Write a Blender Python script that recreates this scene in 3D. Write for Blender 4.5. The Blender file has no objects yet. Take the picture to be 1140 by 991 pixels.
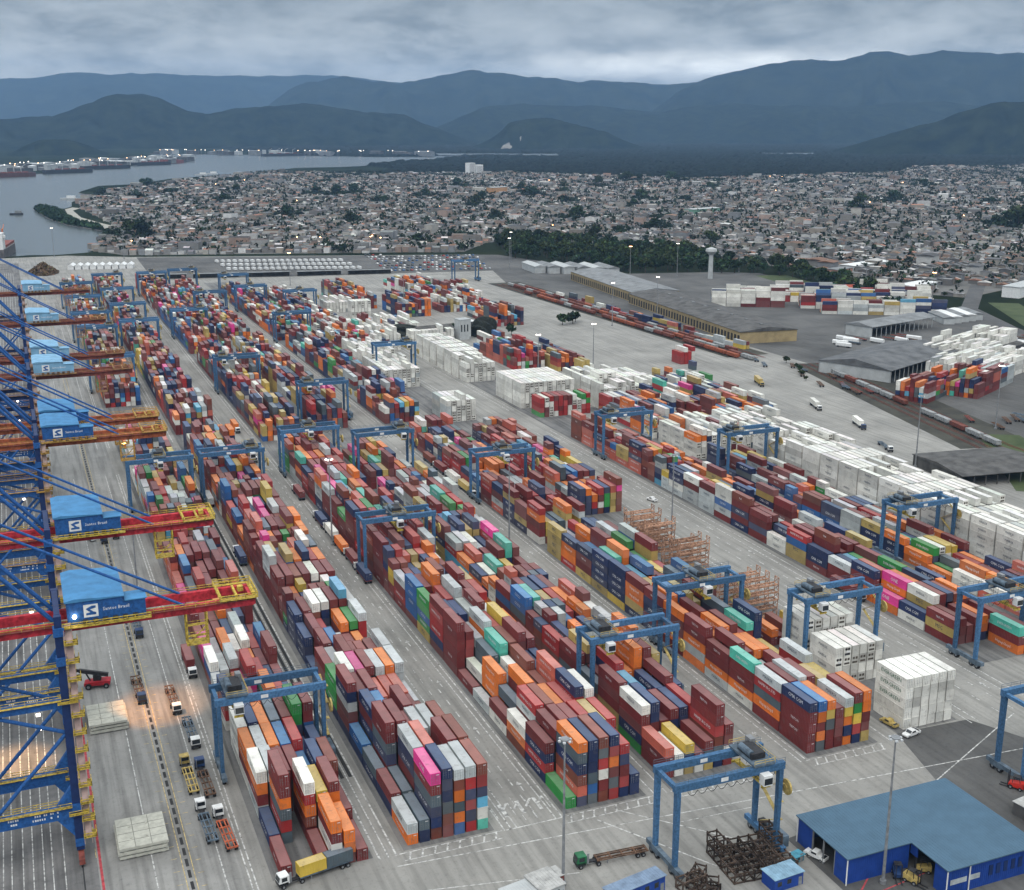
import bpy, bmesh, math, random
import numpy as np
from mathutils import Vector, Matrix
random.seed(7); RNG = np.random.default_rng(11)
R = math.radians
S = bpy.context.scene
COL = S.collection

# ------------------------------------------------------------------ camera, sky, sun, exposure
CAM_H, CAM_PITCH, CAM_YAW = 155.646, R(14.9186), R(22.2306)
cd = bpy.data.cameras.new('camera'); cam = bpy.data.objects.new('camera', cd); COL.objects.link(cam)
cam.location = (0, 0, CAM_H); cam.rotation_euler = (math.pi/2 - CAM_PITCH, 0, -CAM_YAW)
cd.sensor_fit = 'HORIZONTAL'; cd.sensor_width = 36; cd.lens = 42.589; cd.clip_start = 1; cd.clip_end = 90000
S.camera = cam

SUN_EL, SUN_AZ = R(52), R(-150)      # azimuth measured from +Y towards +X: the soft light comes from behind and left
W = bpy.data.worlds.new("World"); S.world = W; W.use_nodes = True
nt = W.node_tree; N = nt.nodes; L = nt.links
for n in list(N): N.remove(n)
def node(nt_, t, **kw):
    n = nt_.nodes.new(t)
    for k, v in kw.items(): setattr(n, k, v)
    return n
wo = node(nt, 'ShaderNodeOutputWorld'); bg = node(nt, 'ShaderNodeBackground')
sky = node(nt, 'ShaderNodeTexSky', sky_type='NISHITA', sun_disc=False, sun_elevation=SUN_EL, sun_rotation=SUN_AZ)
tc = node(nt, 'ShaderNodeTexCoord'); sep = node(nt, 'ShaderNodeSeparateXYZ'); L.new(tc.outputs['Generated'], sep.inputs[0])
def math_n(nt_, op, a, b=None, clamp=False):
    m = node(nt_, 'ShaderNodeMath', operation=op, use_clamp=clamp)
    for i, v in enumerate((a, b)):
        if v is None: continue
        if isinstance(v, (int, float)): m.inputs[i].default_value = v
        else: nt_.links.new(v, m.inputs[i])
    return m.outputs[0]
zc = math_n(nt, 'MAXIMUM', sep.outputs[2], 0.0)
den = math_n(nt, 'ADD', zc, 0.34)
px = math_n(nt, 'DIVIDE', sep.outputs[0], den); py = math_n(nt, 'DIVIDE', sep.outputs[1], den)
cmb = node(nt, 'ShaderNodeCombineXYZ'); L.new(px, cmb.inputs[0]); L.new(py, cmb.inputs[1])
def noise(nt_, vec, scale, detail=6, rough=.55, dist=0.0):
    n = node(nt_, 'ShaderNodeTexNoise'); n.inputs['Scale'].default_value = scale; n.inputs['Detail'].default_value = detail
    n.inputs['Roughness'].default_value = rough; n.inputs['Distortion'].default_value = dist
    if vec is not None: nt_.links.new(vec, n.inputs['Vector'])
    return n
def ramp(nt_, fac, stops):
    r = node(nt_, 'ShaderNodeValToRGB'); e = r.color_ramp.elements
    while len(e) < len(stops): e.new(0.5)
    for i, (p, c) in enumerate(stops):
        e[i].position = p; e[i].color = (c[0], c[1], c[2], 1) if not isinstance(c, (int, float)) else (c, c, c, 1)
    nt_.links.new(fac, r.inputs[0]); return r
n1 = noise(nt, cmb.outputs[0], 3.6, 10, .63, .25)
n2 = noise(nt, cmb.outputs[0], 9.0, 6, .62, .3)
mixn = math_n(nt, 'ADD', math_n(nt, 'MULTIPLY', n1.outputs[0], .72), math_n(nt, 'MULTIPLY', n2.outputs[0], .28))
# overcast deck: bright zenith, greyer towards the horizon
base = ramp(nt, zc, [(0.0, (.19, .205, .225)), (0.030, (.35, .355, .345)), (0.055, (.345, .35, .34)), (0.08, (.265, .275, .275)), (0.11, (.185, .198, .205)), (0.3, (.64, .69, .72)), (1.0, (1.28, 1.33, 1.35))])
cl = ramp(nt, mixn, [(0.36, .42), (0.44, .66), (0.50, .95), (0.56, 1.16), (0.66, 1.42)])
mul = node(nt, 'ShaderNodeMix', data_type='RGBA', blend_type='MULTIPLY'); mul.inputs[0].default_value = 1
L.new(base.outputs[0], mul.inputs[6]); L.new(cl.outputs[0], mul.inputs[7])
# clear slit of brighter sky low over the mountains ahead
dirn = node(nt, 'ShaderNodeVectorMath', operation='DOT_PRODUCT'); L.new(tc.outputs['Generated'], dirn.inputs[0]); dirn.inputs[1].default_value = (math.sin(R(31)), math.cos(R(31)), 0)
slit_h = ramp(nt, dirn.outputs['Value'], [(0.985, 0.0), (0.998, 1.0)])
slit_v = ramp(nt, zc, [(0.030, 0.0), (0.040, 1.0), (0.046, .9), (0.056, 0.0)])
slit = math_n(nt, 'MULTIPLY', math_n(nt, 'MULTIPLY', slit_h.outputs[0], slit_v.outputs[0]), math_n(nt, 'MULTIPLY', n2.outputs[0], 1.7))
mx2 = node(nt, 'ShaderNodeMix', data_type='RGBA'); L.new(slit, mx2.inputs[0]); L.new(mul.outputs[2], mx2.inputs[6]); mx2.inputs[7].default_value = (1.15, 1.13, 1.05, 1)
# a share of the clear Nishita sky shows through the deck (its radiance brought to strength 0.1 first)
skys = node(nt, 'ShaderNodeMix', data_type='RGBA', blend_type='MULTIPLY'); skys.inputs[0].default_value = 1
L.new(sky.outputs[0], skys.inputs[6]); skys.inputs[7].default_value = (.1, .1, .1, 1)
mx3 = node(nt, 'ShaderNodeMix', data_type='RGBA'); mx3.inputs[0].default_value = .90
L.new(skys.outputs[2], mx3.inputs[6]); L.new(mx2.outputs[2], mx3.inputs[7])
scl = node(nt, 'ShaderNodeMix', data_type='RGBA', blend_type='MULTIPLY'); scl.inputs[0].default_value = 1
L.new(mx3.outputs[2], scl.inputs[6]); scl.inputs[7].default_value = (10, 10, 10, 1)
L.new(scl.outputs[2], bg.inputs[0]); bg.inputs[1].default_value = 0.10; L.new(bg.outputs[0], wo.inputs[0])

sd = bpy.data.lights.new('sun', 'SUN'); sd.energy = 0.9; sd.angle = R(40); sd.color = (1, .95, .9)
sun = bpy.data.objects.new('sun', sd); COL.objects.link(sun)
sdir = Vector((math.sin(SUN_AZ)*math.cos(SUN_EL), math.cos(SUN_AZ)*math.cos(SUN_EL), math.sin(SUN_EL)))
sun.rotation_euler = (-sdir).to_track_quat('-Z', 'Y').to_euler(); sun.location = sdir*900
S.view_settings.view_transform = 'Standard'; S.view_settings.look = 'None'; S.view_settings.exposure = 0.6; S.view_settings.gamma = 1
S.view_settings.use_curve_mapping = False
S.cycles.max_bounces = 5; S.cycles.diffuse_bounces = 1; S.cycles.glossy_bounces = 2; S.cycles.transmission_bounces = 1
S.cycles.volume_bounces = 0; S.cycles.caustics_reflective = False; S.cycles.caustics_refractive = False

# ------------------------------------------------------------------ materials
MATS = {}
def mat(name, col, rough=.7, metal=0.0, var=.18, scale=.5, col2=None, spec=.3, rnd=0.0, emit=None, bump=0.0):
    if name in MATS: return MATS[name]
    m = bpy.data.materials.new(name); m.use_nodes = True; MATS[name] = m
    t = m.node_tree; b = t.nodes['Principled BSDF']
    b.inputs['Roughness'].default_value = rough; b.inputs['Metallic'].default_value = metal; b.inputs['Specular IOR Level'].default_value = spec
    g = node(t, 'ShaderNodeNewGeometry')
    n = noise(t, g.outputs['Position'], scale, 5, .6)
    c2 = col2 if col2 else tuple(c*(1-var*1.6) for c in col)
    c1 = tuple(min(1, c*(1+var*.6)) for c in col)
    r = ramp(t, n.outputs[0], [(0.34, c2), (0.62, c1)])
    out = r.outputs[0]
    if rnd:
        oi = node(t, 'ShaderNodeObjectInfo'); hs = node(t, 'ShaderNodeHueSaturation')
        v = math_n(t, 'ADD', math_n(t, 'MULTIPLY', oi.outputs['Random'], rnd*2), 1-rnd)
        t.links.new(v, hs.inputs['Value']); t.links.new(out, hs.inputs['Color']); out = hs.outputs[0]
    t.links.new(out, b.inputs['Base Color'])
    if emit:
        b.inputs['Emission Color'].default_value = (*emit[:3], 1); b.inputs['Emission Strength'].default_value = emit[3]
    if bump:
        bp = node(t, 'ShaderNodeBump'); bp.inputs['Strength'].default_value = bump; bp.inputs['Distance'].default_value = .3
        t.links.new(n.outputs[0], bp.inputs['Height']); t.links.new(bp.outputs[0], b.inputs['Normal'])
    return m
def paint_mat(name, rough=.55, dirt=.30, scale=.9, rnd=0.12):
    """painted surface whose colour is stored per face in the attribute 'paint'; noise adds scuffs and rust streaks"""
    m = bpy.data.materials.new(name); m.use_nodes = True; MATS[name] = m
    t = m.node_tree; b = t.nodes['Principled BSDF']; b.inputs['Roughness'].default_value = rough; b.inputs['Specular IOR Level'].default_value = .35
    a = node(t, 'ShaderNodeAttribute', attribute_name='paint'); g = node(t, 'ShaderNodeNewGeometry')
    n = noise(t, g.outputs['Position'], scale, 6, .65)
    r = ramp(t, n.outputs[0], [(0.30, 1.0), (0.46, 0.0)])
    mx = node(t, 'ShaderNodeMix', data_type='RGBA'); t.links.new(math_n(t, 'MULTIPLY', r.outputs[0], dirt), mx.inputs[0])
    t.links.new(a.outputs['Color'], mx.inputs[6]); mx.inputs[7].default_value = (.13, .10, .085, 1)
    n3 = noise(t, g.outputs['Position'], .23, 3, .5); r3 = ramp(t, n3.outputs[0], [(0.3, .86), (0.7, 1.12)])
    m2 = node(t, 'ShaderNodeMix', data_type='RGBA', blend_type='MULTIPLY'); m2.inputs[0].default_value = 1
    t.links.new(mx.outputs[2], m2.inputs[6]); t.links.new(r3.outputs[0], m2.inputs[7])
    oi = node(t, 'ShaderNodeObjectInfo'); hs = node(t, 'ShaderNodeHueSaturation')
    t.links.new(math_n(t, 'ADD', math_n(t, 'MULTIPLY', oi.outputs['Random'], rnd*2), 1-rnd), hs.inputs['Value'])
    t.links.new(m2.outputs[2], hs.inputs['Color']); t.links.new(hs.outputs[0], b.inputs['Base Color'])
    return m
M_PAINT = paint_mat('container_paint', .6, .42, .8, .16)
M_HOUSE = paint_mat('house_paint', .85, .35, .35, .12)
M_LEAF = paint_mat('leaf_green', .9, .0, .3, .42); M_LEAF.node_tree.nodes['Principled BSDF'].inputs['Specular IOR Level'].default_value = .05
M_BLUE = mat('crane_blue', (.018, .095, .30), .6, var=.22, scale=1.6)
M_BLUED = mat('crane_dark_blue', (.012, .030, .11), .5, var=.15, scale=.4)
M_ROOFB = mat('house_roof_blue', (.06, .22, .43), .65, var=.14, scale=.3)
M_PALEB = mat('pale_blue', (.20, .40, .58), .6, var=.12, scale=.3)
M_RED = mat('girder_red', (.48, .03, .045), .6, var=.32, scale=.9)
M_RUST = mat('rusty_red', (.22, .06, .045), .7, var=.3, scale=.7)
M_YEL = mat('rail_yellow', (.54, .39, .06), .65, var=.38, scale=1.6)
M_RTG = mat('gantry_blue', (.055, .14, .265), .65, var=.24, scale=1.8, rnd=.25)
M_RTGD = mat('gantry_steel', (.10, .14, .18), .6, var=.3, scale=.6)
M_DARK = mat('dark_steel', (.03, .03, .033), .6, var=.3, scale=1.5)
M_GREY = mat('grey_steel', (.22, .23, .24), .5, var=.2, scale=.8)
M_TYRE = mat('tyre_rubber', (.018, .018, .02), .85, var=.2, scale=2)
M_WHITE = mat('white_paint', (.72, .73, .72), .5, var=.08, scale=.8)
M_ORANGE = mat('orange_paint', (.62, .16, .03), .6, var=.25, scale=1.2)
M_TAN = mat('sand_yellow', (.48, .36, .12), .6, var=.25, scale=1.2)
M_GLASS = mat('dark_glass', (.02, .025, .03), .12, var=.05, spec=.6)
M_CAN = mat('hatch_grey', (.44, .44, .38), .8, var=.12, scale=.8)
M_LAMP = mat('lit_lamp', (1, .95, .85), .5, emit=(1, .86, .68, 14))
M_LAMPO = mat('lit_sodium_lamp', (1, .6, .3), .5, emit=(1, .5, .2, 16))
M_LAMPX = mat('far_lit_lamp', (1, .95, .85), .5, emit=(1, .9, .78, 5))
M_SHED = mat('shed_roof_grey', (.20, .21, .215), .8, var=.2, scale=.12)
M_SHEDD = mat('shed_roof_dark', (.095, .093, .09), .85, var=.3, scale=.15)
M_WALLG = mat('wall_pale_grey', (.42, .44, .44), .85, var=.1, scale=.2)
M_WALLY = mat('wall_yellow', (.36, .28, .15), .85, var=.15, scale=.2)
M_TRUNK = mat('bark', (.07, .055, .045), .9)
M_TEXT = mat('white_letters', (.74, .75, .76), .6, var=.05)
M_TEXTG = mat('green_letters', (.02, .14, .07), .6, var=.05)
M_TEXTD = mat('dark_letters', (.03, .05, .09), .6, var=.05)
M_WSROOF = mat('workshop_roof_blue', (.066, .128, .188), .7, var=.07, scale=.25)
M_WSWALL = mat('workshop_wall_blue', (.013, .055, .28), .6, var=.12, scale=.5)

# ------------------------------------------------------------------ mesh helpers
class MB:
    def __init__(s): s.v = []; s.f = []; s.m = []
    def quadbox(s, P8, mi=0):
        o = len(s.v); s.v += [tuple(p) for p in P8]
        for q in ((3,2,1,0),(4,5,6,7),(0,1,5,4),(1,2,6,5),(2,3,7,6),(3,0,4,7)): s.f.append(tuple(o+i for i in q)); s.m.append(mi)
    def box(s, x0, x1, y0, y1, z0, z1, mi=0):
        s.quadbox([(x0,y0,z0),(x1,y0,z0),(x1,y1,z0),(x0,y1,z0),(x0,y0,z1),(x1,y0,z1),(x1,y1,z1),(x0,y1,z1)], mi); return s
    def bar(s, p, q, w, h=None, mi=0, w2=None, h2=None):
        h = h or w; w2 = w2 or w; h2 = h2 or h
        p, q = Vector(p), Vector(q); d = (q-p).normalized(); up = Vector((0,0,1)) if abs(d.z) < .95 else Vector((0,1,0))
        a = d.cross(up).normalized(); b = a.cross(d).normalized()
        A = [p - a*w/2 - b*h/2, p + a*w/2 - b*h/2, p + a*w/2 + b*h/2, p - a*w/2 + b*h/2]
        B = [q - a*w2/2 - b*h2/2, q + a*w2/2 - b*h2/2, q + a*w2/2 + b*h2/2, q - a*w2/2 + b*h2/2]
        o = len(s.v); s.v += [tuple(x) for x in A+B]
        for f in ((0,1,2,3),(7,6,5,4),(4,5,1,0),(5,6,2,1),(6,7,3,2),(7,4,0,3)): s.f.append(tuple(o+i for i in f)); s.m.append(mi)
        return s
    def tube(s, p, q, r, n=8, mi=0, r2=None, cap=True):
        r2 = r if r2 is None else r2
        p, q = Vector(p), Vector(q); d = (q-p).normalized(); up = Vector((0,0,1)) if abs(d.z) < .95 else Vector((0,1,0))
        a = d.cross(up).normalized(); b = a.cross(d); o = len(s.v)
        for c, rr in ((p, r), (q, r2)):
            for i in range(n):
                t = 2*math.pi*i/n; s.v.append(tuple(c + a*(rr*math.cos(t)) + b*(rr*math.sin(t))))
        for i in range(n):
            j = (i+1) % n; s.f.append((o+i, o+j, o+n+j, o+n+i)); s.m.append(mi)
        if cap:
            s.f.append(tuple(o+i for i in range(n-1, -1, -1))); s.m.append(mi); s.f.append(tuple(o+n+i for i in range(n))); s.m.append(mi)
        return s
    def prism(s, poly, z0, z1, mi=0):
        n = len(poly); o = len(s.v); s.v += [(x,y,z0) for x,y in poly] + [(x,y,z1) for x,y in poly]
        s.f.append(tuple(o+i for i in range(n-1,-1,-1))); s.m.append(mi); s.f.append(tuple(o+n+i for i in range(n))); s.m.append(mi)
        for i in range(n): j = (i+1) % n; s.f.append((o+i,o+j,o+n+j,o+n+i)); s.m.append(mi)
        return s
    def extr(s, prof, axis, a, b, mi=0):
        """extrude a closed 2-D outline (other two axes) along axis 'x' or 'y' from a to b"""
        n = len(prof); o = len(s.v)
        mk = (lambda t, u, w: (t, u, w)) if axis == 'x' else (lambda t, u, w: (u, t, w))
        s.v += [mk(a, u, w) for u, w in prof] + [mk(b, u, w) for u, w in prof]
        s.f.append(tuple(o+i for i in range(n-1,-1,-1))); s.m.append(mi); s.f.append(tuple(o+n+i for i in range(n))); s.m.append(mi)
        for i in range(n): j = (i+1) % n; s.f.append((o+i,o+j,o+n+j,o+n+i)); s.m.append(mi)
        return s
    def build(s, name, mats, parent=None, fix=True):
        me = bpy.data.meshes.new(name); me.from_pydata(s.v, [], s.f); me.polygons.foreach_set('material_index', s.m)
        for m in (mats if isinstance(mats, (list, tuple)) else [mats]): me.materials.append(m)
        if fix:
            bm = bmesh.new(); bm.from_mesh(me); bmesh.ops.recalc_face_normals(bm, faces=bm.faces); bm.to_mesh(me); bm.free()
        return obj(name, me, parent)
def obj(name, me, parent=None, loc=None):
    o = bpy.data.objects.new(name, me); COL.objects.link(o)
    if parent is not None: o.parent = parent
    if loc is not None: o.location = loc
    return o
USED = {}
def tag(o, label=None, cat=None, group=None, kind=None):
    if label: o['label'] = label; USED[label] = USED.get(label, 0)+1
    if cat: o['category'] = cat
    if group: o['group'] = group
    if kind: o['kind'] = kind
    return o
def thing(name, label, cat, loc=(0,0,0), rz=0, group=None):
    o = bpy.data.objects.new(name, None); COL.objects.link(o); o.location = loc; o.rotation_euler = (0,0,rz); o.empty_display_size = .5
    return tag(o, label, cat, group)
CHILD = {}
def copy_tree(o, label=None, loc=None, rz=None):
    kids = {}
    def rec(a, par):
        c = a.copy(); COL.objects.link(c)
        if par is not None: c.parent = par
        for ch in a.children: rec(ch, c)
        return c
    c = rec(o, None)
    if label: tag(c, label)
    if loc is not None: c.location = loc
    if rz is not None: c.rotation_euler = (0,0,rz)
    return c
def fast_mesh(name, verts, loops, sizes, matidx=None, paint=None):
    me = bpy.data.meshes.new(name); nv = len(verts); nl = len(loops); nf = len(sizes)
    me.vertices.add(nv); me.vertices.foreach_set('co', np.asarray(verts, np.float32).ravel())
    me.loops.add(nl); me.loops.foreach_set('vertex_index', np.asarray(loops, np.int32))
    me.polygons.add(nf); st = np.concatenate([[0], np.cumsum(sizes)[:-1]]).astype(np.int32); me.polygons.foreach_set('loop_start', st)
    if matidx is not None: me.polygons.foreach_set('material_index', np.asarray(matidx, np.int32))
    me.update(calc_edges=True)
    if paint is not None:
        at = me.attributes.new('paint', 'FLOAT_COLOR', 'FACE'); at.data.foreach_set('color', np.asarray(paint, np.float32).ravel())
    me.validate(); me.polygons.foreach_set('use_smooth', np.zeros(len(me.polygons), bool)); return me
def paint_faces(me, cols):
    at = me.attributes.new('paint', 'FLOAT_COLOR', 'FACE')
    arr = np.ones((len(me.polygons), 4), np.float32); arr[:, :3] = cols; at.data.foreach_set('color', arr.ravel())
def sheet(name, polys, z, m, kind='structure'):
    """flat polygons; polys = list of 2-D outlines"""
    me = bpy.data.meshes.new(name); v = []; f = []
    for i_, p in enumerate(polys):      # overlapping strips of one sheet each lie a hair above the one before
        zz_ = z + (i_ % 23)*.00016
        f.append(tuple(range(len(v), len(v)+len(p)))); v += [(x, y, zz_) for x, y in p]
    me.from_pydata(v, [], f); me.materials.append(m)
    bm = bmesh.new(); bm.from_mesh(me); bmesh.ops.triangulate(bm, faces=[q for q in bm.faces if len(q.verts) > 4])
    for q in bm.faces:
        q.normal_update()
        if q.normal.z < 0: q.normal_flip()
    bm.to_mesh(me); bm.free()
    o = obj(name, me); o['kind'] = kind; return o
_F = np.array([math.sin(CAM_YAW)*math.cos(CAM_PITCH), math.cos(CAM_YAW)*math.cos(CAM_PITCH), -math.sin(CAM_PITCH)])
_Rt = np.array([math.cos(CAM_YAW), -math.sin(CAM_YAW), 0]); _U = np.cross(_Rt, _F)
def project(P):    # used only to rank which containers show largest in the photo
    d = np.asarray(P, float) - np.array([0,0,CAM_H]); z = d@_F
    return np.stack([570 + 1348.66*(d@_Rt)/z, 495.5 - 1348.66*(d@_U)/z], -1), z
ORD = ['front', 'second', 'third', 'fourth', 'fifth', 'sixth', 'seventh', 'eighth', 'ninth', 'tenth', 'eleventh', 'twelfth', 'thirteenth', 'fourteenth', 'fifteenth', 'sixteenth', 'seventeenth', 'eighteenth', 'nineteenth', 'twentieth'] 
ORDP = ['first'] + ORD[1:]

# ------------------------------------------------------------------ the setting: water, land, paving
def ground_mat(name, a, b, scale, rough=.9, c=None, detail=8, spec=.25, stain=0.0):
    m = bpy.data.materials.new(name); m.use_nodes = True; t = m.node_tree; bs = t.nodes['Principled BSDF']
    bs.inputs['Roughness'].default_value = rough; bs.inputs['Specular IOR Level'].default_value = spec
    g = node(t, 'ShaderNodeNewGeometry'); n = noise(t, g.outputs['Position'], scale, detail, .62, .4)
    r = ramp(t, n.outputs[0], [(.33, a), (.66, b)] if c is None else [(.30, a), (.5, b), (.68, c)]); out = r.outputs[0]
    if stain:    # tyre wear and oil along the driving direction, worn patches
        mp = node(t, 'ShaderNodeMapping'); mp.inputs['Scale'].default_value = (.55, .022, 1); t.links.new(g.outputs['Position'], mp.inputs[0])
        n2 = noise(t, mp.outputs[0], 1, 4, .6); r2 = ramp(t, n2.outputs[0], [(.34, 1-stain), (.56, 1.0)])
        n3 = noise(t, g.outputs['Position'], .9, 5, .7); r3 = ramp(t, n3.outputs[0], [(.30, .78), (.47, 1.0)])
        for rr in (r2, r3):
            mm = node(t, 'ShaderNodeMix', data_type='RGBA', blend_type='MULTIPLY'); mm.inputs[0].default_value = 1
            t.links.new(out, mm.inputs[6]); t.links.new(rr.outputs[0], mm.inputs[7]); out = mm.outputs[2]
    t.links.new(out, bs.inputs['Base Color']); MATS[name] = m; return m
G_LAND = ground_mat('land_green', (.010, .016, .011), (.028, .036, .022), .004, spec=0)
G_CONC = ground_mat('yard_concrete', (.215, .211, .196), (.315, .308, .284), .035, .8, stain=.26)
G_APRON = ground_mat('apron_concrete', (.215, .213, .202), (.30, .296, .28), .05, .8, stain=.36)
G_QUAY = ground_mat('quay_concrete', (.105, .105, .105), (.20, .195, .19), .09, .85, stain=.35)
G_BLOCK = ground_mat('stacking_concrete', (.13, .13, .13), (.20, .198, .19), .08, .85, stain=.45)
G_ASPH = ground_mat('worn_asphalt', (.062, .062, .061), (.135, .134, .13), .02, .9, stain=.2)
G_BALL = ground_mat('rail_ballast', (.028, .027, .023), (.065, .064, .05), .06)
G_TOWN = ground_mat('town_ground', (.075, .075, .07), (.17, .165, .155), .012)
G_LINE = mat('marking_white', (.50, .50, .48), .8, var=.45, scale=.9)
G_LINEY = mat('marking_yellow', (.52, .40, .16), .8, var=.35, scale=.9)
G_LINER = mat('marking_red', (.42, .06, .07), .8, var=.25, scale=.9)
G_ROAD = ground_mat('road_asphalt', (.06, .06, .06), (.11, .11, .11), .03)
G_SAND = ground_mat('pale_track', (.28, .27, .24), (.36, .35, .31), .02)
G_GRASS = ground_mat('verge_grass', (.035, .055, .02), (.075, .095, .04), .05)
wm = bpy.data.materials.new('river_water'); wm.use_nodes = True; wb = wm.node_tree.nodes['Principled BSDF']
wb.inputs['Base Color'].default_value = (.065, .080, .082, 1); wb.inputs['Roughness'].default_value = .22; wb.inputs['IOR'].default_value = 1.33
_g = node(wm.node_tree, 'ShaderNodeNewGeometry'); _n = noise(wm.node_tree, _g.outputs['Position'], .06, 6, .6); _b = node(wm.node_tree, 'ShaderNodeBump')
_b.inputs['Strength'].default_value = .5; _b.inputs['Distance'].default_value = 1.2; wm.node_tree.links.new(_n.outputs[0], _b.inputs['Height']); wm.node_tree.links.new(_b.outputs[0], wb.inputs['Normal'])

sheet('water', [[(-21600, -2540), (21600, -2540), (21600, 22600), (-21600, 22600)]], -1.6, wm)
COAST = [(-32,-2500),(-32,1565),(18,1590),(45,1579),(87,1596),(128,1731),(131,1832),(129,1912),(111,1970),(83,2054),(61,2203),(43,2445),(58,2500),(96,2440),(112,2500),(119,2640),(167,2855),(153,3013),(216,3295),(310,3357),(436,3642),(558,3786),(733,4006),(953,4344),(1122,4371),(1295,4504),(1449,4781),(1619,4835),(1775,5179),(1983,5400),(2067,5890),(1853,5600),(1620,5650),(1340,6093),(985,6332),(692,6646),(704,5766),(611,5124),(337,4596),(145,4246),(-14,4021),(-207,3968),(-3000,3600),(-21500,4000),(-21500,22550),(21500,22550),(21500,-2500)]
land = sheet('ground', [COAST], 0, G_LAND)
mb = MB()
for a, b in zip(COAST[:40], COAST[1:41]):     # bank faces down to the water
    o = len(mb.v); mb.v += [(a[0],a[1],-3),(b[0],b[1],-3),(b[0],b[1],0),(a[0],a[1],0)]; mb.f.append((o,o+1,o+2,o+3)); mb.m.append(0)
o = mb.build('shore_bank', G_BLOCK); o['kind'] = 'structure'
PATCH = [[(-12,11625),(1025,11200),(1168,12734),(-12,13216)], [(1828,5803),(2417,5304),(2603,5767),(1934,6139)], [(3455,5229),(3691,5042),(3917,5430),(3670,5531)]]
sheet('lagoon_water', PATCH, 1.5, wm)

TOWN = [(89,1620),(125,1542),(249,1508),(347,1478),(449,1448),(518,1425),(575,1510),(648,1610),(686,1517),(735,1400),(790,1350),(765,1207),(800,1116),(770,960),(774,924),(806,868),(919,915),(1500,1100),(3900,2700),(3397,3441),(3038,3588),(2609,3162),(1790,3050),(1480,3620),(1080,3720),(786,3984),(438,3465),(218,3027),(135,2600),(125,2438),(150,2025),(128,1850)]
sheet('town_ground', [TOWN], .05, G_TOWN)
YARD = [(-32,60),(430,60),(436,300),(440,445),(484,660),(482,734),(452,790),(455,1130),(520,1390),(130,1520),(60,1565),(-32,1560)]
sheet('yard_paving', [YARD], .10, G_CONC)
sheet('asphalt_yard', [[(430,60),(1200,60),(900,500),(757,640),(715,700),(752,806),(720,900),(735,1100),(700,1125),(600,1150),(545,1378),(520,1390),(455,1130),(452,790),(482,734),(484,660),(440,445),(436,300)]], .10, G_ASPH)
sheet('quay_deck', [[(-31.5,60),(4.0,60),(4.0,1500),(-31.5,1500)]], .104, G_QUAY)
sheet('apron', [[(4.0,60),(33,60),(33,1500),(4.0,1500)]], .104, G_APRON)
sheet('vehicle_park', [[(130,1300),(250,1262),(505,1225),(545,1378),(520,1388),(135,1512)]], .106, G_ASPH)
sheet('workshop_yard', [[(148,120),(148,199),(196,205),(203,229),(226,228),(236,207),(300,203),(300,120)]], .104, G_ASPH)
def strip(a, b, w):
    a, b = Vector((*a, 0)), Vector((*b, 0)); d = (b-a).normalized(); n = Vector((-d.y, d.x, 0))*w/2
    return [tuple((a-n)[:2]), tuple((b-n)[:2]), tuple((b+n)[:2]), tuple((a+n)[:2])]
sheet('rail_bed', [strip((430,300),(443,445),38), strip((443,445),(492,660),42), strip((462,700),(452,1130),34)], .108, G_BALL)
tr = MB()
for off in (-9,-7.5,-3,-1.5,3,4.5,9,10.5):
    for a, b in (((432,300),(440,445)), ((440,445),(486,660)), ((459,690),(449,1120))):
        tr.bar((a[0]+off, a[1], .25), (b[0]+off, b[1], .25), .14, .18)
o = tr.build('railway_rails', M_RUST); o['kind'] = 'structure'
sheet('road', [strip((700,690),(760,815),14), strip((760,815),(905,960),14), strip((900,500),(712,700),13), strip((905,960),(2400,1700),12), strip((590,1530),(1300,2250),12), strip((760,1230),(2300,2100),11), strip((300,1590),(900,3700),11)], .115, G_ROAD)
sheet('grass_verge', [strip((733,700),(812,830),26), strip((690,815),(735,1080),34), [(395,385),(425,360),(470,460),(452,470)]], .119, G_GRASS)
sheet('sand_path', [[(129,1930),(150,1990),(135,2060),(112,2200),(108,2380),(124,2440),(112,2470),(96,2420),(94,2210),(112,2060),(128,2000)], strip((150,1990),(520,2010),9)], .09, G_SAND)

# block surfaces, lane and apron markings
BX = {'A':(38,60),'B':(67,88.5),'C':(105.8,127.5),'D':(134,156),'E':(173.5,195.5),'F':(203,223),'G':(253,274.5),'H':(290,312)}
sheet('stacking_area', [[(a,227),(b,227),(b,1240),(a,1240)] for k,(a,b) in BX.items() if k not in 'FGH'] + [[(203,229),(223,229),(223,830),(203,830)], [(253,254),(274.5,254),(274.5,800),(253,800)], [(289,240),(343,240),(343,600),(289,600)]], .108, G_BLOCK)
ml = []
for i, x in enumerate((-29.2,-27,-24.6,-22.4,-19.8,-17.6,-14.9,-13.2,-10.9,-8.9,-6.8,-5.0,-2.6)): ml.append(strip((x,70),(x,1400),.22))
for x, w in ((15.2,.25),(28.9,.25),(33.6,.3),(34.6,.3),(61.2,.4),(63.2,.3),(65,.4),(90.6,.3),(92.2,.3),(93.6,.3),(103.4,.3),(105,.35),(129.6,.3),(132.6,.3),(158.4,.3),(160.4,.3),(171,.3),(172.8,.3),(199,.3),(225.5,.3),(228,.3),(247.5,.3),(250.6,.3),(276.5,.3),(287.5,.3)):
    ml.append(strip((x, 226 if x > 40 else 70),(x,560),w))
    if x < 280: ml.append(strip((x,610),(x,1150),w))
for x in (99.6,96.8,165.5,237,242):       # broken centre lines and arrows of the truck lanes
    for k in range(44): ml.append(strip((x,228+k*7.6),(x,231+k*7.6),.3 if x != 96.8 else .15))
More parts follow.
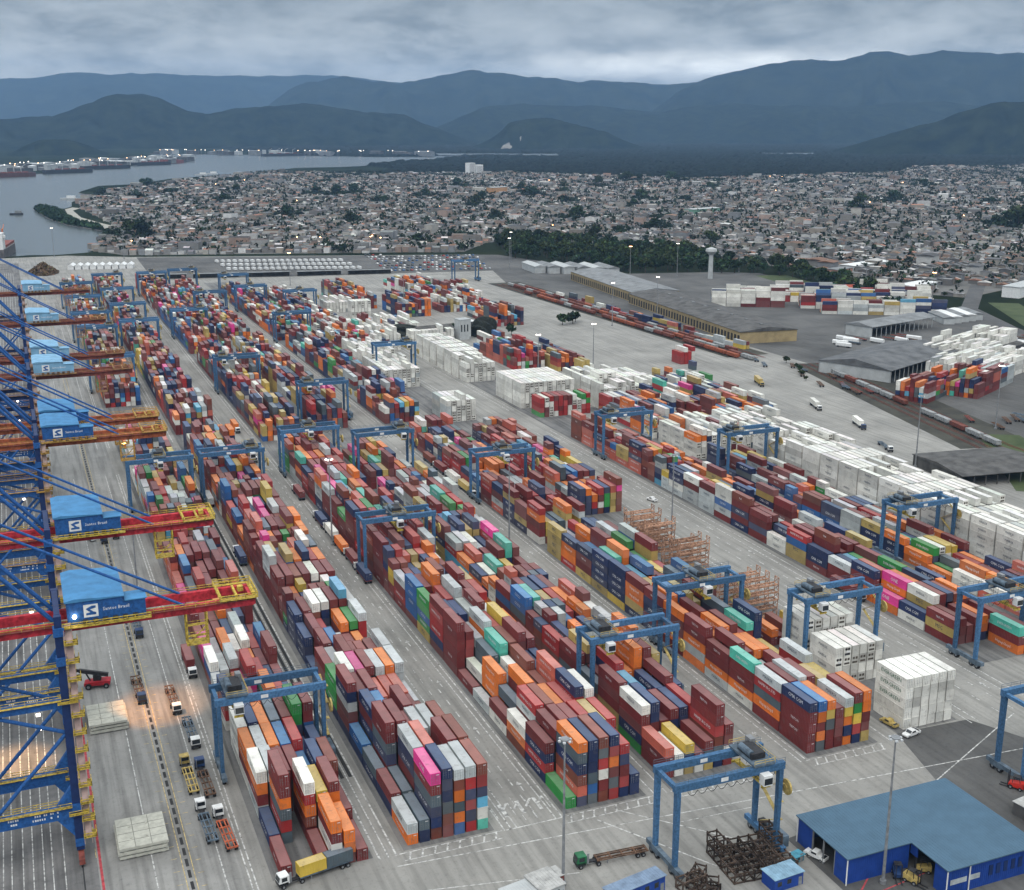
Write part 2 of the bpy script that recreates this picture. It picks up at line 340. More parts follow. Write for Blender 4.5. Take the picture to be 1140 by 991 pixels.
for k in range(11):
    for x in (101.2,168.4,245):
        y = 240+k*30; ml.append(strip((x,y),(x,y+3.2),.35)); ml.append([(x-.75,y+3.0),(x+.75,y+3.0),(x,y+4.6)])
for x0, x1 in ((66,90),(105,129),(134,157),(173,196)):     # hatched ends of the stacking blocks
    ml.append(strip((x0-.4,226.2),(x1,226.2),.3)); ml.append(strip((x0+.2,223.4),(x1-1,223.4),.25))
    for k in range(8): xx = x0+1.2+k*2.9; ml.append(strip((xx,223.5),(xx+1.1,226.1),.4))
for k in range(7): ml.append(strip((91+k*2.2,231),(91+k*2.2,236.5),.9 if k % 2 else .25)); 
for k in range(4): ml.append(strip((93+k*3,233.5),(95.2+k*3,236.5),.6))
ml += [strip((91,226),(105,226),.3), strip((64,222),(260,208),.28), strip((112,222),(128,196),.35), strip((150,190),(118,224),.28), strip((128,214),(150,213),.2), strip((60,213),(100,205),.2), strip((196,206),(240,226),.3)]
sheet('lane_markings', ml, .112, G_LINE)
yl = [strip((21.0,70),(21.0,1300),.16), strip((23.0,70),(23.0,1300),.16)]
for k in range(60): yl.append(strip((23.8,226+k*5),(25,226+k*5),.16)); yl.append(strip((20.2,228+k*5),(18.9,228+k*5),.12))
for k in range(8): yl.append(strip((3.9,250+k*9),(3.9,250+k*9+4),.15))
sheet('apron_yellow_markings', yl, .112, G_LINEY)
sheet('apron_red_line', [strip((4.6,70),(4.6,1300),.55), strip((150,176),(158,182),.35), strip((153,175),(168,177),.3)], .113, G_LINER)
sheet('crane_rail_slot', [strip((22.0,226+k*4.4),(22.0,229+k*4.4),.7) for k in range(120)] + [strip((1.0,70),(1.0,1300),.3), strip((-29.6,70),(-29.6,1300),.3)] + [strip((x,262),(x,560),.9) for x in (62.2,64.2)], .116, mat('slot_dark', (.03,.03,.03), .8))

# hills: real ridges with depth, covered in forest
def ridge(pts, depth, rough, seed, m, back=1.0):
    rg = np.random.default_rng(seed); P = np.array(pts, float)
    seg = np.concatenate([[0], np.cumsum(np.hypot(*(P[1:,:2]-P[:-1,:2]).T))]); nu = max(60, int(seg[-1]/ (depth/34))); nu = min(nu, 260); nvv = 44
    u = np.linspace(0, seg[-1], nu); X = np.interp(u, seg, P[:,0]); Y = np.interp(u, seg, P[:,1]); Hh = np.interp(u, seg, P[:,2])
    end = np.clip(np.minimum(u, seg[-1]-u)/(depth*.5), 0, 1)**.7
    dist = np.hypot(X, Y); dx, dy = X/dist, Y/dist; vv = np.linspace(-1, back, nvv)
    def fbm(a, b):
        z = np.zeros_like(a); amp = 1
        for o in range(6):
            for _ in range(3):
                th = rg.uniform(0, 6.28); k = 2**o*rg.uniform(1.4, 2.4); z += amp*np.sin(k*(a*math.cos(th)+b*math.sin(th))+rg.uniform(0, 6.28))/3
            amp *= .55
        return z
    A, B = np.meshgrid(u/depth, vv, indexing='ij'); f = fbm(A*1.7, B*1.7)
    fall = np.cos(np.clip(np.abs(B), 0, 1)*math.pi/2)**1.25
    spur = 1-np.minimum(1, np.abs(fbm(A*3.4+.25*B, B*.55))*1.5)
    crest = fbm(A*15, B*15)*.17*rough + fbm(A*2.2, B*0)*.45*rough*fall
    Z = Hh[:,None]*end[:,None]*fall*(1 - .75*(1-fall)*(1-spur)) + crest*end[:,None]*np.sqrt(np.clip(fall,0,1)) + rough*1.5*f*np.sqrt(np.clip(fall*(1-fall)*3.2,0,1))*end[:,None] + rough*.32*fbm(A*5, B*5)*end[:,None]*fall
    Z = np.maximum(Z, -1) - 2*(np.abs(B) > .97)
    V = np.stack([X[:,None]+dx[:,None]*B*depth, Y[:,None]+dy[:,None]*B*depth, Z], -1).reshape(-1, 3)
    i = (np.arange(nu-1)[:,None]*nvv + np.arange(nvv-1)[None,:]).ravel(); Q = np.stack([i, i+nvv, i+nvv+1, i+1], -1)
    me = fast_mesh('hills', V, Q.ravel(), np.full(len(Q), 4)); me.polygons.foreach_set('use_smooth', np.ones(len(Q), bool)); me.materials.append(m)
    o = obj('hills', me); o['kind'] = 'structure'; return o
M_HILL = ground_mat('forest_hill', (.001, .004, .004), (.020, .027, .016), .010, 1.0, detail=10, spec=0)
M_MTN = ground_mat('far_mountain', (.001, .005, .005), (.022, .028, .018), .0040, 1.0, detail=10, spec=0)
ridge([(-3129,18740,690),(-1062,18970,746),(66,18999,761),(1254,18958,800),(2485,18836,800),(3748,18626,797),(5027,18322,753),(6304,17923,627),(8057,17206,367)], 3200, 90, 1, M_MTN)
ridge([(1796,13884,119),(2654,13746,356),(3040,13665,527),(3611,13526,633),(4081,13391,578),(4365,13302,598),(4647,13206,674),(4927,13104,722),(5204,12996,675),(5480,12882,618),(5934,12680,570),(6727,12277,568),(7066,12085,613),(7316,11936,612),(7804,11622,543),(8575,11066,398),(9545,10241,256)], 2200, 80, 2, M_MTN)
ridge([(5303,11319,79),(5934,11001,311),(6236,10833,480),(6531,10657,597),(6819,10476,661),(7235,10192,731),(7635,9896,733),(7795,9771,747),(7953,9642,728),(8194,9438,771),(8427,9231,789),(8706,8969,797),(9273,8381,741),(9938,7580,643)], 2000, 80, 3, M_MTN)
ridge([(3138,10333,52),(3434,10239,164),(3726,10136,261),(4157,9967,313),(4579,9780,298),(4924,9611,275),(5195,9468,253),(5588,9241,274),(6149,8878,302),(6504,8621,279),(6839,8358,299),(7156,8088,318),(7553,7719,281),(8240,6981,328)], 1500, 45, 4, M_HILL)
ridge([(-1520,8870,135),(-323,8994,162),(4,8999,173),(342,8993,191),(459,8988,227),(637,8977,298),(785,8965,334),(932,8951,341),(1048,8938,312),(1192,8920,246),(1339,8899,205),(1522,8870,235),(1705,8836,260),(2009,8772,267),(2192,8728,242),(2435,8664,206),(2680,8591,218),(2923,8512,181),(3203,8400,69)], 1100, 32, 5, M_HILL)
ridge([(4032,5475,46),(4175,5366,83),(4315,5255,102),(4447,5143,147),(4542,5060,196),(4633,4976,239),(4724,4890,256),(4869,4746,268),(5090,4508,223),(5426,4097,180)], 700, 26, 6, M_HILL)
ridge([(2620,7133,40),(2748,7085,82),(2850,7045,146),(2975,6993,177),(3100,6938,172),(3273,6858,135),(3468,6762,83),(3613,6686,41)], 520, 18, 7, M_HILL)
ridge([(20,6700,30),(90,6700,52),(140,6698,62),(190,6697,70),(243,6695,72),(300,6693,66),(360,6691,60),(430,6689,52),(500,6685,30)], 300, 9, 8, M_HILL)
# bare quarry face at the foot of the small hill
qv = [(2640,6640,4),(2740,6600,5),(2730,6680,26),(2790,6690,52),(2815,6740,78),(2780,6760,60),(2690,6720,26)]
me = bpy.data.meshes.new('quarry_face'); me.from_pydata(qv, [], [(0,1,2),(0,2,6),(2,3,5),(2,5,6),(3,4,5)]); me.materials.append(mat('quarry_rock', (.20,.19,.17), .95, var=.3, scale=.02)); o = obj('quarry_face', me); o['kind'] = 'structure'

def inpoly(X, Y, poly):
    ins = np.zeros(X.shape, bool); n = len(poly)
    for i in range(n):
        x1, y1 = poly[i]; x2, y2 = poly[(i+1) % n]
        c = ((y1 > Y) != (y2 > Y)) & (X < (x2-x1)*(Y-y1)/((y2-y1) if y2 != y1 else 1e-9)+x1); ins ^= c
    return ins
# the wood on the flat plain behind the town: one mass of crowns
az = np.linspace(R(-3), R(52), 520); dd = 2350*np.exp(np.linspace(0, math.log(9200/2350), 230))
Aa, Dd = np.meshgrid(az, dd, indexing='ij'); Xg = Dd*np.sin(Aa)+RNG.normal(0, 3, Aa.shape); Yg = Dd*np.cos(Aa)+RNG.normal(0, 3, Aa.shape)
ok = inpoly(Xg, Yg, COAST) & ~inpoly(Xg, Yg, TOWN) & (Xg > 1000)
for p in PATCH[1:]: ok &= ~inpoly(Xg, Yg, p)
ok &= ~((np.abs((Yg-5050)+(Xg-2500)*.75) < 25) & (Xg > 2400))
ok &= ~((Yg > 3900) & (Xg < 1250))
Zg = np.where(ok, RNG.uniform(3, 12, Xg.shape) + 3*np.sin(Xg*.013)*np.sin(Yg*.011), -.5)
nI, nJ = Xg.shape; i = (np.arange(nI-1)[:,None]*nJ + np.arange(nJ-1)[None,:]).ravel(); Q = np.stack([i, i+nJ, i+nJ+1, i+1], -1)
keep = ok.ravel()[Q].any(1); Q = Q[keep]
base = np.array([.007, .013, .009]); pc = np.ones((len(Q), 4)); pc[:,:3] = base*RNG.uniform(.55, 1.6, (len(Q),1))*RNG.uniform(.9, 1.1, (len(Q),3))
me = fast_mesh('mangrove_wood', np.stack([Xg, Yg, Zg], -1).reshape(-1,3), Q.ravel(), np.full(len(Q),4), paint=pc); me.materials.append(M_LEAF)
tag(obj('mangrove_wood', me), 'dark green flat wood stretching between the town and the mountains', 'wood', kind='stuff')
# thicket on the spit in the river
SPIT = [(129,1900),(111,1970),(83,2054),(61,2203),(43,2445),(58,2480),(84,2390),(88,2210),(104,2060),(122,2000)]
n = 2600; X = RNG.uniform(40, 132, n*3); Y = RNG.uniform(1890, 2490, n*3); k = inpoly(X, Y, SPIT); X, Y = X[k], Y[k]
def leafcloud(X, Y, Z, size, col, var=.5):
    n = len(X); a = RNG.normal(0, 1, (n,3)); a /= np.linalg.norm(a, axis=1)[:,None]; b = np.cross(a, RNG.normal(0,1,(n,3))); b /= np.linalg.norm(b, axis=1)[:,None]
    c = np.stack([X, Y, Z], -1); s = (size*RNG.uniform(.6, 1.3, n))[:,None]
    V = np.stack([c-a*s-b*s*.6, c+a*s-b*s*.6, c+a*s*.8+b*s*.6, c-a*s*.8+b*s*.6], 1).reshape(-1,3)
    P = np.ones((n,4)); P[:,:3] = np.array(col)*RNG.uniform(1-var, 1+var, (n,1))*RNG.uniform(.88, 1.12, (n,3)); return V, P
V, Pc = leafcloud(X, Y, RNG.uniform(1, 6, len(X)), 3.2, (.024,.045,.024))
me = fast_mesh('mangrove_thicket', V, np.arange(len(V)), np.full(len(V)//4, 4), paint=Pc); me.materials.append(M_LEAF)
tag(obj('mangrove_thicket', me), 'low green thicket on the curved spit in the river', 'thicket', kind='stuff')

# ------------------------------------------------------------------ trees
def tree_meshes(h, rad, seed, n=300, leaf=1.0, col=(.030,.052,.024)):
    rg = np.random.default_rng(seed); cl = []
    for k in range(9):
        t = rg.uniform(0, 6.28); r = rad*rg.uniform(.15, .62); cl.append((r*math.cos(t), r*math.sin(t), h*rg.uniform(.48, .86), rad*rg.uniform(.34, .55)))
    cl.append((0, 0, h*.86, rad*.45)); cl = np.array(cl); w = cl[:,3]**2; idx = rg.choice(len(cl), n, p=w/w.sum())
    d = rg.normal(0, 1, (n,3)); d /= np.linalg.norm(d, axis=1)[:,None]; rr = rg.uniform(.55, 1.08, n)[:,None]
    c = cl[idx,:3] + d*rr*cl[idx,3:4]*np.array([1,1,.75])
    V, P = leafcloud(c[:,0], c[:,1], c[:,2], leaf, col, .5); tone = rg.uniform(.65, 1.4, len(cl)); P[:,:3] *= tone[idx][:,None]
    me = fast_mesh('crown', V, np.arange(len(V)), np.full(n, 4), paint=P); me.materials.append(M_LEAF)
    b = MB(); b.tube((0,0,0), (.1*rad*.3,0,h*.5), h*.035, 7, 0, h*.02)
    for x, y, z, r in cl[:5]: b.tube((.03*rad,0,h*.36), (x*.8,y*.8,z*.92), h*.014, 5, 0, h*.006, cap=False)
    tm = b.build('trunk', M_TRUNK); td = tm.data; bpy.data.objects.remove(tm); return me, td
TREES = [tree_meshes(12, 6.2, 1, 330, 1.0), tree_meshes(10, 5.0, 2, 300, .95, (.024,.045,.024)), tree_meshes(14, 7.0, 3, 380, 1.1, (.038,.055,.022)), tree_meshes(9, 5.6, 4, 300, .95, (.030,.047,.030))]
TKIND = ['round dark green tree', 'small dense deep green tree', 'tall loose olive green tree', 'low broad grey-green tree']
def place_tree(x, y, k, s, where, group, z=0.0):
    r = thing('tree', TKIND[k]+' '+where, 'tree', (x, y, z), random.uniform(0, 6.28), group); r.scale = (s*random.uniform(.85,1.2), s*random.uniform(.85,1.2), s)
    obj('crown', TREES[k][0], r); obj('trunk', TREES[k][1], r)
BELT = [(544,1332),(586,1495),(648,1600),(686,1512),(731,1393),(783,1347),(752,1207),(787,1116),(765,950),(728,915),(700,812),(683,820),(738,1030),(725,1100),(660,1135),(600,1160),(585,1245)]
pts = []
for _ in range(9000):
    x, y = random.uniform(540, 790), random.uniform(800, 1600)
    if inpoly(np.array([x]), np.array([y]), BELT)[0] and all((x-a)**2+(y-b)**2 > 11.5**2 for a, b in pts): pts.append((x, y))
    if len(pts) >= 275: break
for x, y in pts:
    side = 'at the edge of the tree belt behind the yellow warehouse' if y < 1140 else 'in the tree belt between the port and the town'
    place_tree(x, y, random.randrange(4), random.uniform(.9, 1.4), side, 'trees of the belt between port and town')
for (x, y, k, s) in ((303,862,1,.8),(342,838,1,.9),(408,870,3,1.0),(414,878,1,.8),(398,868,0,.8)):
    place_tree(x, y, k, s, 'standing in the container yard beside the old office' if x < 390 else 'on the small island of the container yard', 'trees inside the container yard')
for (x, y) in ((462,640),(468,652),(455,628),(471,668),(449,615),(790,880),(815,900),(800,930),(835,915),(860,940),(700,770),(716,792)):
    place_tree(x, y, random.randrange(4), random.uniform(.22, .42), 'beside the railway bend' if x < 600 else 'beside the road at the edge of town', 'small trees along road and railway')

# ------------------------------------------------------------------ the town
seeds = np.array([(RNG.uniform(100, 3700), RNG.uniform(1000, 3900)) for _ in range(34)]); angs = RNG.uniform(-.6, .9, 34)
hx, hy, ha = [], [], []
for k in range(34):
    u = np.arange(-1500, 1500, 9.6); rows = []; y = -1500
    while y < 1500: rows += [y, y+11.5]; y += 11.5+19.5
    Ug, Vg = np.meshgrid(u, np.array(rows), indexing='ij'); Ug = Ug+RNG.normal(0, 1.1, Ug.shape); Vg = Vg+RNG.normal(0, .9, Vg.shape)
    c, s = math.cos(angs[k]), math.sin(angs[k]); X = seeds[k,0]+Ug*c-Vg*s; Y = seeds[k,1]+Ug*s+Vg*c; X, Y = X.ravel(), Y.ravel()
    d = np.stack([(X-a)**2+(Y-b)**2 for a, b in seeds], 0); m_ = (d.argmin(0) == k); X, Y = X[m_], Y[m_]
    m_ = inpoly(X, Y, TOWN) & (RNG.random(X.shape) > .13); hx.append(X[m_]); hy.append(Y[m_]); ha.append(np.full(m_.sum(), angs[k]))
hx, hy, ha = map(np.concatenate, (hx, hy, ha))
# groves and squares stay open; keep only what the view can take in, with a margin to the sides
pj, zz = project(np.stack([hx, hy, np.zeros_like(hx)], -1)); m_ = (pj[:,0] > -250) & (pj[:,0] < 1390)
gx, gy = RNG.uniform(100, 3500, 150), RNG.uniform(1400, 3800, 150); gr = RNG.uniform(12, 40, 150)
for a, b, r_ in zip(gx, gy, gr): m_ &= ((hx-a)**2+(hy-b)**2 > r_**2)
for a, b, r_ in ((846,905,42),(800,960,30)): m_ &= ((hx-a)**2+(hy-b)**2 > r_**2)
hx, hy, ha = hx[m_], hy[m_], ha[m_]
o_ = np.argsort(np.hypot(hx, hy)); hx, hy, ha = hx[o_], hy[o_], ha[o_]
WALLC = np.array([(.20,.20,.195),(.27,.26,.235),(.15,.145,.135),(.40,.40,.39),(.22,.195,.165),(.17,.18,.19),(.24,.18,.15),(.12,.115,.11)])
WALLN = ['grey','cream','brown-grey','white','beige','blue-grey','salmon','dark grey']
ROOFC = np.array([(.095,.097,.10),(.15,.15,.15),(.06,.06,.062),(.21,.21,.21),(.17,.095,.062),(.10,.085,.07),(.44,.43,.41),(.24,.115,.075)])
ROOFN = ['grey','pale grey','dark grey','light grey','brown tiled','weathered','white','terracotta']
def houses_mesh(X, Y, A, sx, sy, h, rh, wc, rc):
    n = len(X); c, s = np.cos(A), np.sin(A); ov = .0
    lx = np.array([-1,1,1,-1,-1,1,1,-1,-1,1])*.5; ly = np.array([-1,-1,1,1,-1,-1,1,1,0,0])*.5
    px_ = lx[None]*sx[:,None]; py_ = ly[None]*sy[:,None]; pz = np.zeros((n,10)); pz[:,4:8] = h[:,None]; pz[:,8:] = (h+rh)[:,None]
    V = np.stack([X[:,None]+px_*c[:,None]-py_*s[:,None], Y[:,None]+px_*s[:,None]+py_*c[:,None], pz], -1)
    F = [(0,1,5,4),(1,2,6,5),(2,3,7,6),(3,0,4,7),(4,5,9,8),(6,7,8,9),(5,6,9),(7,4,8)]
    fl = np.concatenate([np.array(f) for f in F]); Lp = (np.arange(n)[:,None]*10+fl[None]).ravel(); sz = np.tile([4,4,4,4,4,4,3,3], n)
    P = np.ones((n,8,4)); P[:,:4,:3] = wc[:,None]; P[:,6:,:3] = wc[:,None]; P[:,4:6,:3] = rc[:,None]
    return V.reshape(-1,3), Lp, sz, P.reshape(-1,4)
n = len(hx); sx = RNG.uniform(6.5, 10, n); sy = RNG.uniform(7, 12, n); hh = RNG.choice([3,3.3,4,6,6.4,7], n, p=[.25,.2,.2,.15,.12,.08]); rh = np.where(RNG.random(n) < .45, .12, RNG.uniform(.7, 1.7, n))
big = RNG.random(n) < .012; sx[big] *= 2.6; sy[big] *= 1.6; hh[big] = RNG.uniform(6, 14, big.sum())
wi = RNG.integers(0, 8, n); ri = RNG.choice(8, n, p=[.15,.18,.14,.14,.11,.09,.13,.06]); hyp = np.hypot(hx, hy)
pj, zz = project(np.stack([hx, hy, hh], -1)); view = (pj[:,0] > 4) & (pj[:,0] < 1136) & (pj[:,1] > 0)
vis_i = np.where(view)[0][:300]; mask = np.zeros(n, bool); mask[vis_i] = True
HM = {}
WHERE = lambda x, y: ('at the right edge of town' if x > 900 and y < 1250 else 'right, behind the tree belt' if x > 700 else 'in the front rows behind the car park' if x > 300 else 'left, near the river')
for i in vis_i:
    key = (int(wi[i]), int(ri[i]), int(rh[i] > .2))
    if key not in HM:
        b = MB(); b.box(-.5,.5,-.5,.5,0,1); w = b.build('wall', M_HOUSE); paint_faces(w.data, WALLC[key[0]]); wd = w.data; bpy.data.objects.remove(w)
        b = MB(); 
        if key[2]: b.extr([(-.56,.0),(.56,.0),(0,.30)], 'x', -.56, .56)
        else: b.box(-.53,.53,-.53,.53,0,.05)
        w = b.build('roof', M_HOUSE); paint_faces(w.data, ROOFC[key[1]]); rd = w.data; bpy.data.objects.remove(w); HM[key] = (wd, rd)
    t = thing('house', f"{'two storey' if hh[i] > 5 else 'low'} {WALLN[wi[i]]} house, {ROOFN[ri[i]]} {'pitched' if key[2] else 'flat'} roof, {WHERE(hx[i],hy[i])}", 'house', (hx[i], hy[i], .06), ha[i], 'houses of the nearest town rows')
    a = obj('wall', HM[key][0], t); a.scale = (sx[i], sy[i], hh[i]); a = obj('roof', HM[key][1], t, (0,0,hh[i])); a.scale = (sx[i], sy[i], 5)
k = ~mask
wc = WALLC[wi]*RNG.uniform(.85, 1.55, (n,1)); rc = ROOFC[ri]*RNG.uniform(.5, 1.5, (n,1))*RNG.uniform(.94,1.07,(n,3))
V, Lp, sz, Pc = houses_mesh(hx[k], hy[k], ha[k], sx[k], sy[k], hh[k], rh[k], wc[k], rc[k])
me = fast_mesh('town_houses', V, Lp, sz, paint=Pc); me.materials.append(M_HOUSE)
tag(obj('town_houses', me, None, (0,0,.06)), 'dense mass of small grey and cream houses filling the far town', 'houses', kind='stuff')
print('houses', n)
# trees among the houses: the larger ones one by one, the rest as greenery
order = np.argsort(np.hypot(gx, gy)); cnt = 0
for j in order:
    p, _ = project([gx[j], gy[j], 5.0])
    if not (0 < p[0] < 1140) or not inpoly(np.array([gx[j]]), np.array([gy[j]]), TOWN)[0] or cnt >= 62: continue
    cnt += 1; wh = WHERE(gx[j], gy[j]).replace('in the front rows', 'among the houses')
    for q in range(random.choice((1,1,2))):
        t = random.uniform(0, 6.28); r_ = gr[j]*.5*q; place_tree(gx[j]+r_*math.cos(t), gy[j]+r_*math.sin(t), random.randrange(4), random.uniform(.9, 1.6)*gr[j]/20, wh, 'large trees among the town houses')
tx, ty = [], []
for j in range(150):
    m_ = int(gr[j]*1.2); a = RNG.uniform(0, 6.28, m_); r_ = gr[j]*np.sqrt(RNG.random(m_)); tx.append(gx[j]+r_*np.cos(a)); ty.append(gy[j]+r_*np.sin(a))
st = RNG.choice(n, 9000); tx.append(hx[st]+RNG.normal(0, 7, 9000)); ty.append(hy[st]+RNG.normal(0, 7, 9000)); tx, ty = np.concatenate(tx), np.concatenate(ty)
m_ = inpoly(tx, ty, TOWN); tx, ty = tx[m_], ty[m_]; rep = 9; cx, cy = np.repeat(tx, rep), np.repeat(ty, rep)
V, Pc = leafcloud(cx+RNG.normal(0, 2.4, len(cx)), cy+RNG.normal(0, 2.4, len(cx)), RNG.uniform(2, 9.5, len(cx)), 2.0, (.020,.032,.018), .6)
me = fast_mesh('town_greenery', V, np.arange(len(V)), np.full(len(V)//4, 4), paint=Pc); me.materials.append(M_LEAF)
tag(obj('town_greenery', me), 'dark green gardens and groves scattered through the town', 'greenery', kind='stuff')

# ------------------------------------------------------------------ containers
PAL = {'maroon':(.165,.026,.026),'brown':(.20,.055,.035),'red':(.38,.030,.030),'orange':(.72,.17,.022),'navy':(.016,.030,.095),'blue':(.025,.12,.34),'silver':(.48,.52,.52),
       'white':(.77,.762,.70),'tan':(.48,.35,.11),'yellow':(.60,.42,.06),'green':(.035,.28,.06),'pink':(.72,.05,.27),'turquoise':(.09,.50,.38),'slate':(.085,.115,.135),'salmon':(.56,.13,.085),'azure':(.10,.40,.60)}
PN = list(PAL); PC = np.array([PAL[k] for k in PN]); PI = {k:i for i, k in enumerate(PN)}
ROOF = PC*.66 + (PC.mean(1)[:,None]*.4+np.array([.40,.38,.37])*.6)*.34; ROOF[PI['white']] = (.74,.73,.675)  # paler roofs: dust and bleaching, plus sky sheen put into the paint colour
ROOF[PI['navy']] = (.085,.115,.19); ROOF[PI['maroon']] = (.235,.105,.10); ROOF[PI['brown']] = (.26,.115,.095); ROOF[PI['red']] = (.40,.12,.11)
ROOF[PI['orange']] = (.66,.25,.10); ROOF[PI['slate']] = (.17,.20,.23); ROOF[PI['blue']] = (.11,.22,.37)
MIX = dict(maroon=30,brown=8,red=8,orange=11,navy=15.5,blue=4.5,silver=7.5,white=4.5,tan=6,yellow=2,green=2.4,pink=1.8,turquoise=1.4,slate=3.4,salmon=4.5,azure=1.8)
MIXP = np.array([MIX[k] for k in PN], float); MIXP /= MIXP.sum()
MIXF = MIXP.copy()
for k_, f_ in (('orange',.7),('white',1.9),('silver',1.15),('navy',1.2),('slate',1.5),('tan',1.3),('pink',.6)): MIXF[PI[k_]] *= f_
MIXF /= MIXF.sum()
WHITEP = np.zeros(16); WHITEP[PI['white']] = .97; WHITEP[PI['silver']] = .03
BRAND = {'maroon':('TRITON',.95,'w'),'brown':('tex',1.3,'w'),'orange':('Hapag-Lloyd',1.25,'w'),'navy':('CMA CGM',1.35,'w'),'tan':('MSC',1.7,'d'),'pink':('ONE',1.7,'w'),'green':('EVERGREEN',1.2,'w'),'red':('HAMBURG SÜD',1.15,'w'),'silver':('MAERSK',1.25,'d'),'white':('MAERSK',1.1,'d'),'blue':('COSCO',1.3,'w'),'turquoise':('EVERGREEN',1.1,'w'),'salmon':('HAMBURG SÜD',1.1,'w')}
CW, RP, L40, L20 = 2.44, 2.77, 12.19, 6.06
REC = []   # x, y, z, L, H, ang, colour, left, front, top, right/back exposed, block, bay, row, tier, ntiers
BLOCKN = {'A':'block nearest the quay','B':'second block from quay','C':'third block from quay','D':'fourth block from quay','E':'fifth block from quay','F':'sixth block from quay','G':'seventh block from quay','H':'eighth block from quay'}
def block(name, x0, ncol, y0, y1, mean=4.2, sd=1.0, pal=None, over=None, hmax=6, hmin=0, ang=0.0, org=(0,0), bay0=0, p20=.16, pitch=RP, seed=0, empty=.0, gap=.42, hset=None, fullover=None):
    rg = np.random.default_rng(1000+seed); pal = (MIXF if y0 >= 590 else MIXP) if pal is None else pal; bays = []; y = y0
    if pal is WHITEP: gap = max(gap, .75)
    over = over or {}
    while y + L40 <= y1+.5:
        two = rg.random() < p20 and not any(b == len(bays) for b, _ in over)
        if two: bays += [(y, L20), (y+L20+.07, L20)]
        else: bays.append((y, L40))
        y += L40+gap
    nb = len(bays); hb = rg.normal(0, sd*.75, nb); hb = hb*.6+np.roll(hb, 1)*.4; hr = rg.normal(0, sd*.35, ncol)
    Hn = np.clip(np.round(mean+hb[:,None]+hr[None]+rg.normal(0, sd*.75, (nb, ncol))), hmin, hmax).astype(int)
    Hn[rg.random((nb, ncol)) < empty] = 0
    if hset is not None: Hn = hset(Hn, bays)
    ht = np.zeros((nb, ncol)); st = {}
    base_c = rg.choice(16, (nb, ncol), p=pal)
    for b in range(nb):
        for r in range(ncol):
            cl = over.get((b, r)); n_ = Hn[b, r] if cl is None else len(cl); z = 0.0; lst = []
            for t in range(n_):
                if cl is not None: c = PI[cl[t]]
                else:
                    c = rg.choice(16, p=pal)
                    u = rg.random()
                    if u < .30 and t: c = lst[-1][2]
                    elif u < .52 and b and r < ncol: c = base_c[b-1, r]
                H_ = 2.59 if (bays[b][1] < 7 or rg.random() < .42) else 2.896
                if pal is WHITEP: H_ = 2.896
                lst.append((z, H_, c)); z += H_
            st[b, r] = lst; ht[b, r] = z; 
            if lst: base_c[b, r] = lst[0][2]
    ca, sa = math.cos(ang), math.sin(ang)
    for (b, r), lst in st.items():
        for t, (z, H_, c) in enumerate(lst):
            zt = z+H_-.6
            lf = r == 0 or ht[b, r-1] < zt; rt = r == ncol-1 or ht[b, r+1] < zt; fr = b == 0 or ht[b-1, r] < zt; bk = b == nb-1 or ht[b+1, r] < zt; tp = t == len(lst)-1
            if not (lf or rt or fr or bk or tp): continue
            lx = x0+r*pitch+CW/2+rg.normal(0, .03); ly = bays[b][0]+bays[b][1]/2+rg.normal(0, .06)
            REC.append((org[0]+lx*ca-ly*sa, org[1]+lx*sa+ly*ca, z+.13, bays[b][1], H_, ang+rg.normal(0, .0028), c, lf, fr, tp, rt or bk, name, b+bay0, r, t, len(lst), .35 if (r and ht[b, r-1] > zt-3) else 1.0))
    return nb+bay0
FA = {(0,0):['maroon'],(1,0):['navy'],(2,0):['silver','maroon','orange','white'],(3,0):['white','maroon','orange','orange'],(0,1):[],(1,1):['slate','red','slate','orange','maroon','maroon'],(2,1):['slate','navy','orange','silver'],(0,2):[],(1,2):[],(2,2):['maroon','maroon','maroon','maroon'],(3,2):['orange','orange','orange','orange'],
      (0,3):['maroon'],(1,3):['maroon','brown','orange','red','white'],(2,3):['maroon','navy','maroon','maroon'],(0,4):['orange','white','maroon','orange'],(1,4):['maroon','maroon','navy','yellow'],(2,4):['navy','blue','blue'],(0,5):['maroon','orange','orange'],(1,5):['maroon','orange','orange','orange','maroon'],(2,5):['navy','maroon','navy','navy'],(0,6):['maroon'],(1,6):['maroon','maroon'],(2,6):['maroon','silver','maroon','brown'],(3,1):['maroon','silver','silver','silver'],(3,3):['blue','blue','navy','blue'],(3,4):['maroon','red','red','red'],(3,5):['navy','navy'],(3,6):['maroon','maroon','navy']}
a_ = block('A', 39.8, 7, 227, 296, 3.6, .9, over=FA, seed=1, p20=0)
a_ = block('A', 39.8, 7, 297, 372, 2.9, 1.0, seed=2, bay0=a_, hmax=5, p20=.1)
a_ = block('A', 39.8, 7, 384, 440, 3.0, .8, seed=3, bay0=a_, hmax=5)
a_ = block('A', 39.8, 7, 446, 612, 3.6, 1.0, seed=4, bay0=a_)
a_ = block('A', 39.8, 7, 702, 790, 4.0, .9, seed=5, bay0=a_)
a_ = block('A', 39.8, 7, 800, 1240, 4.5, 1.0, seed=6, bay0=a_)
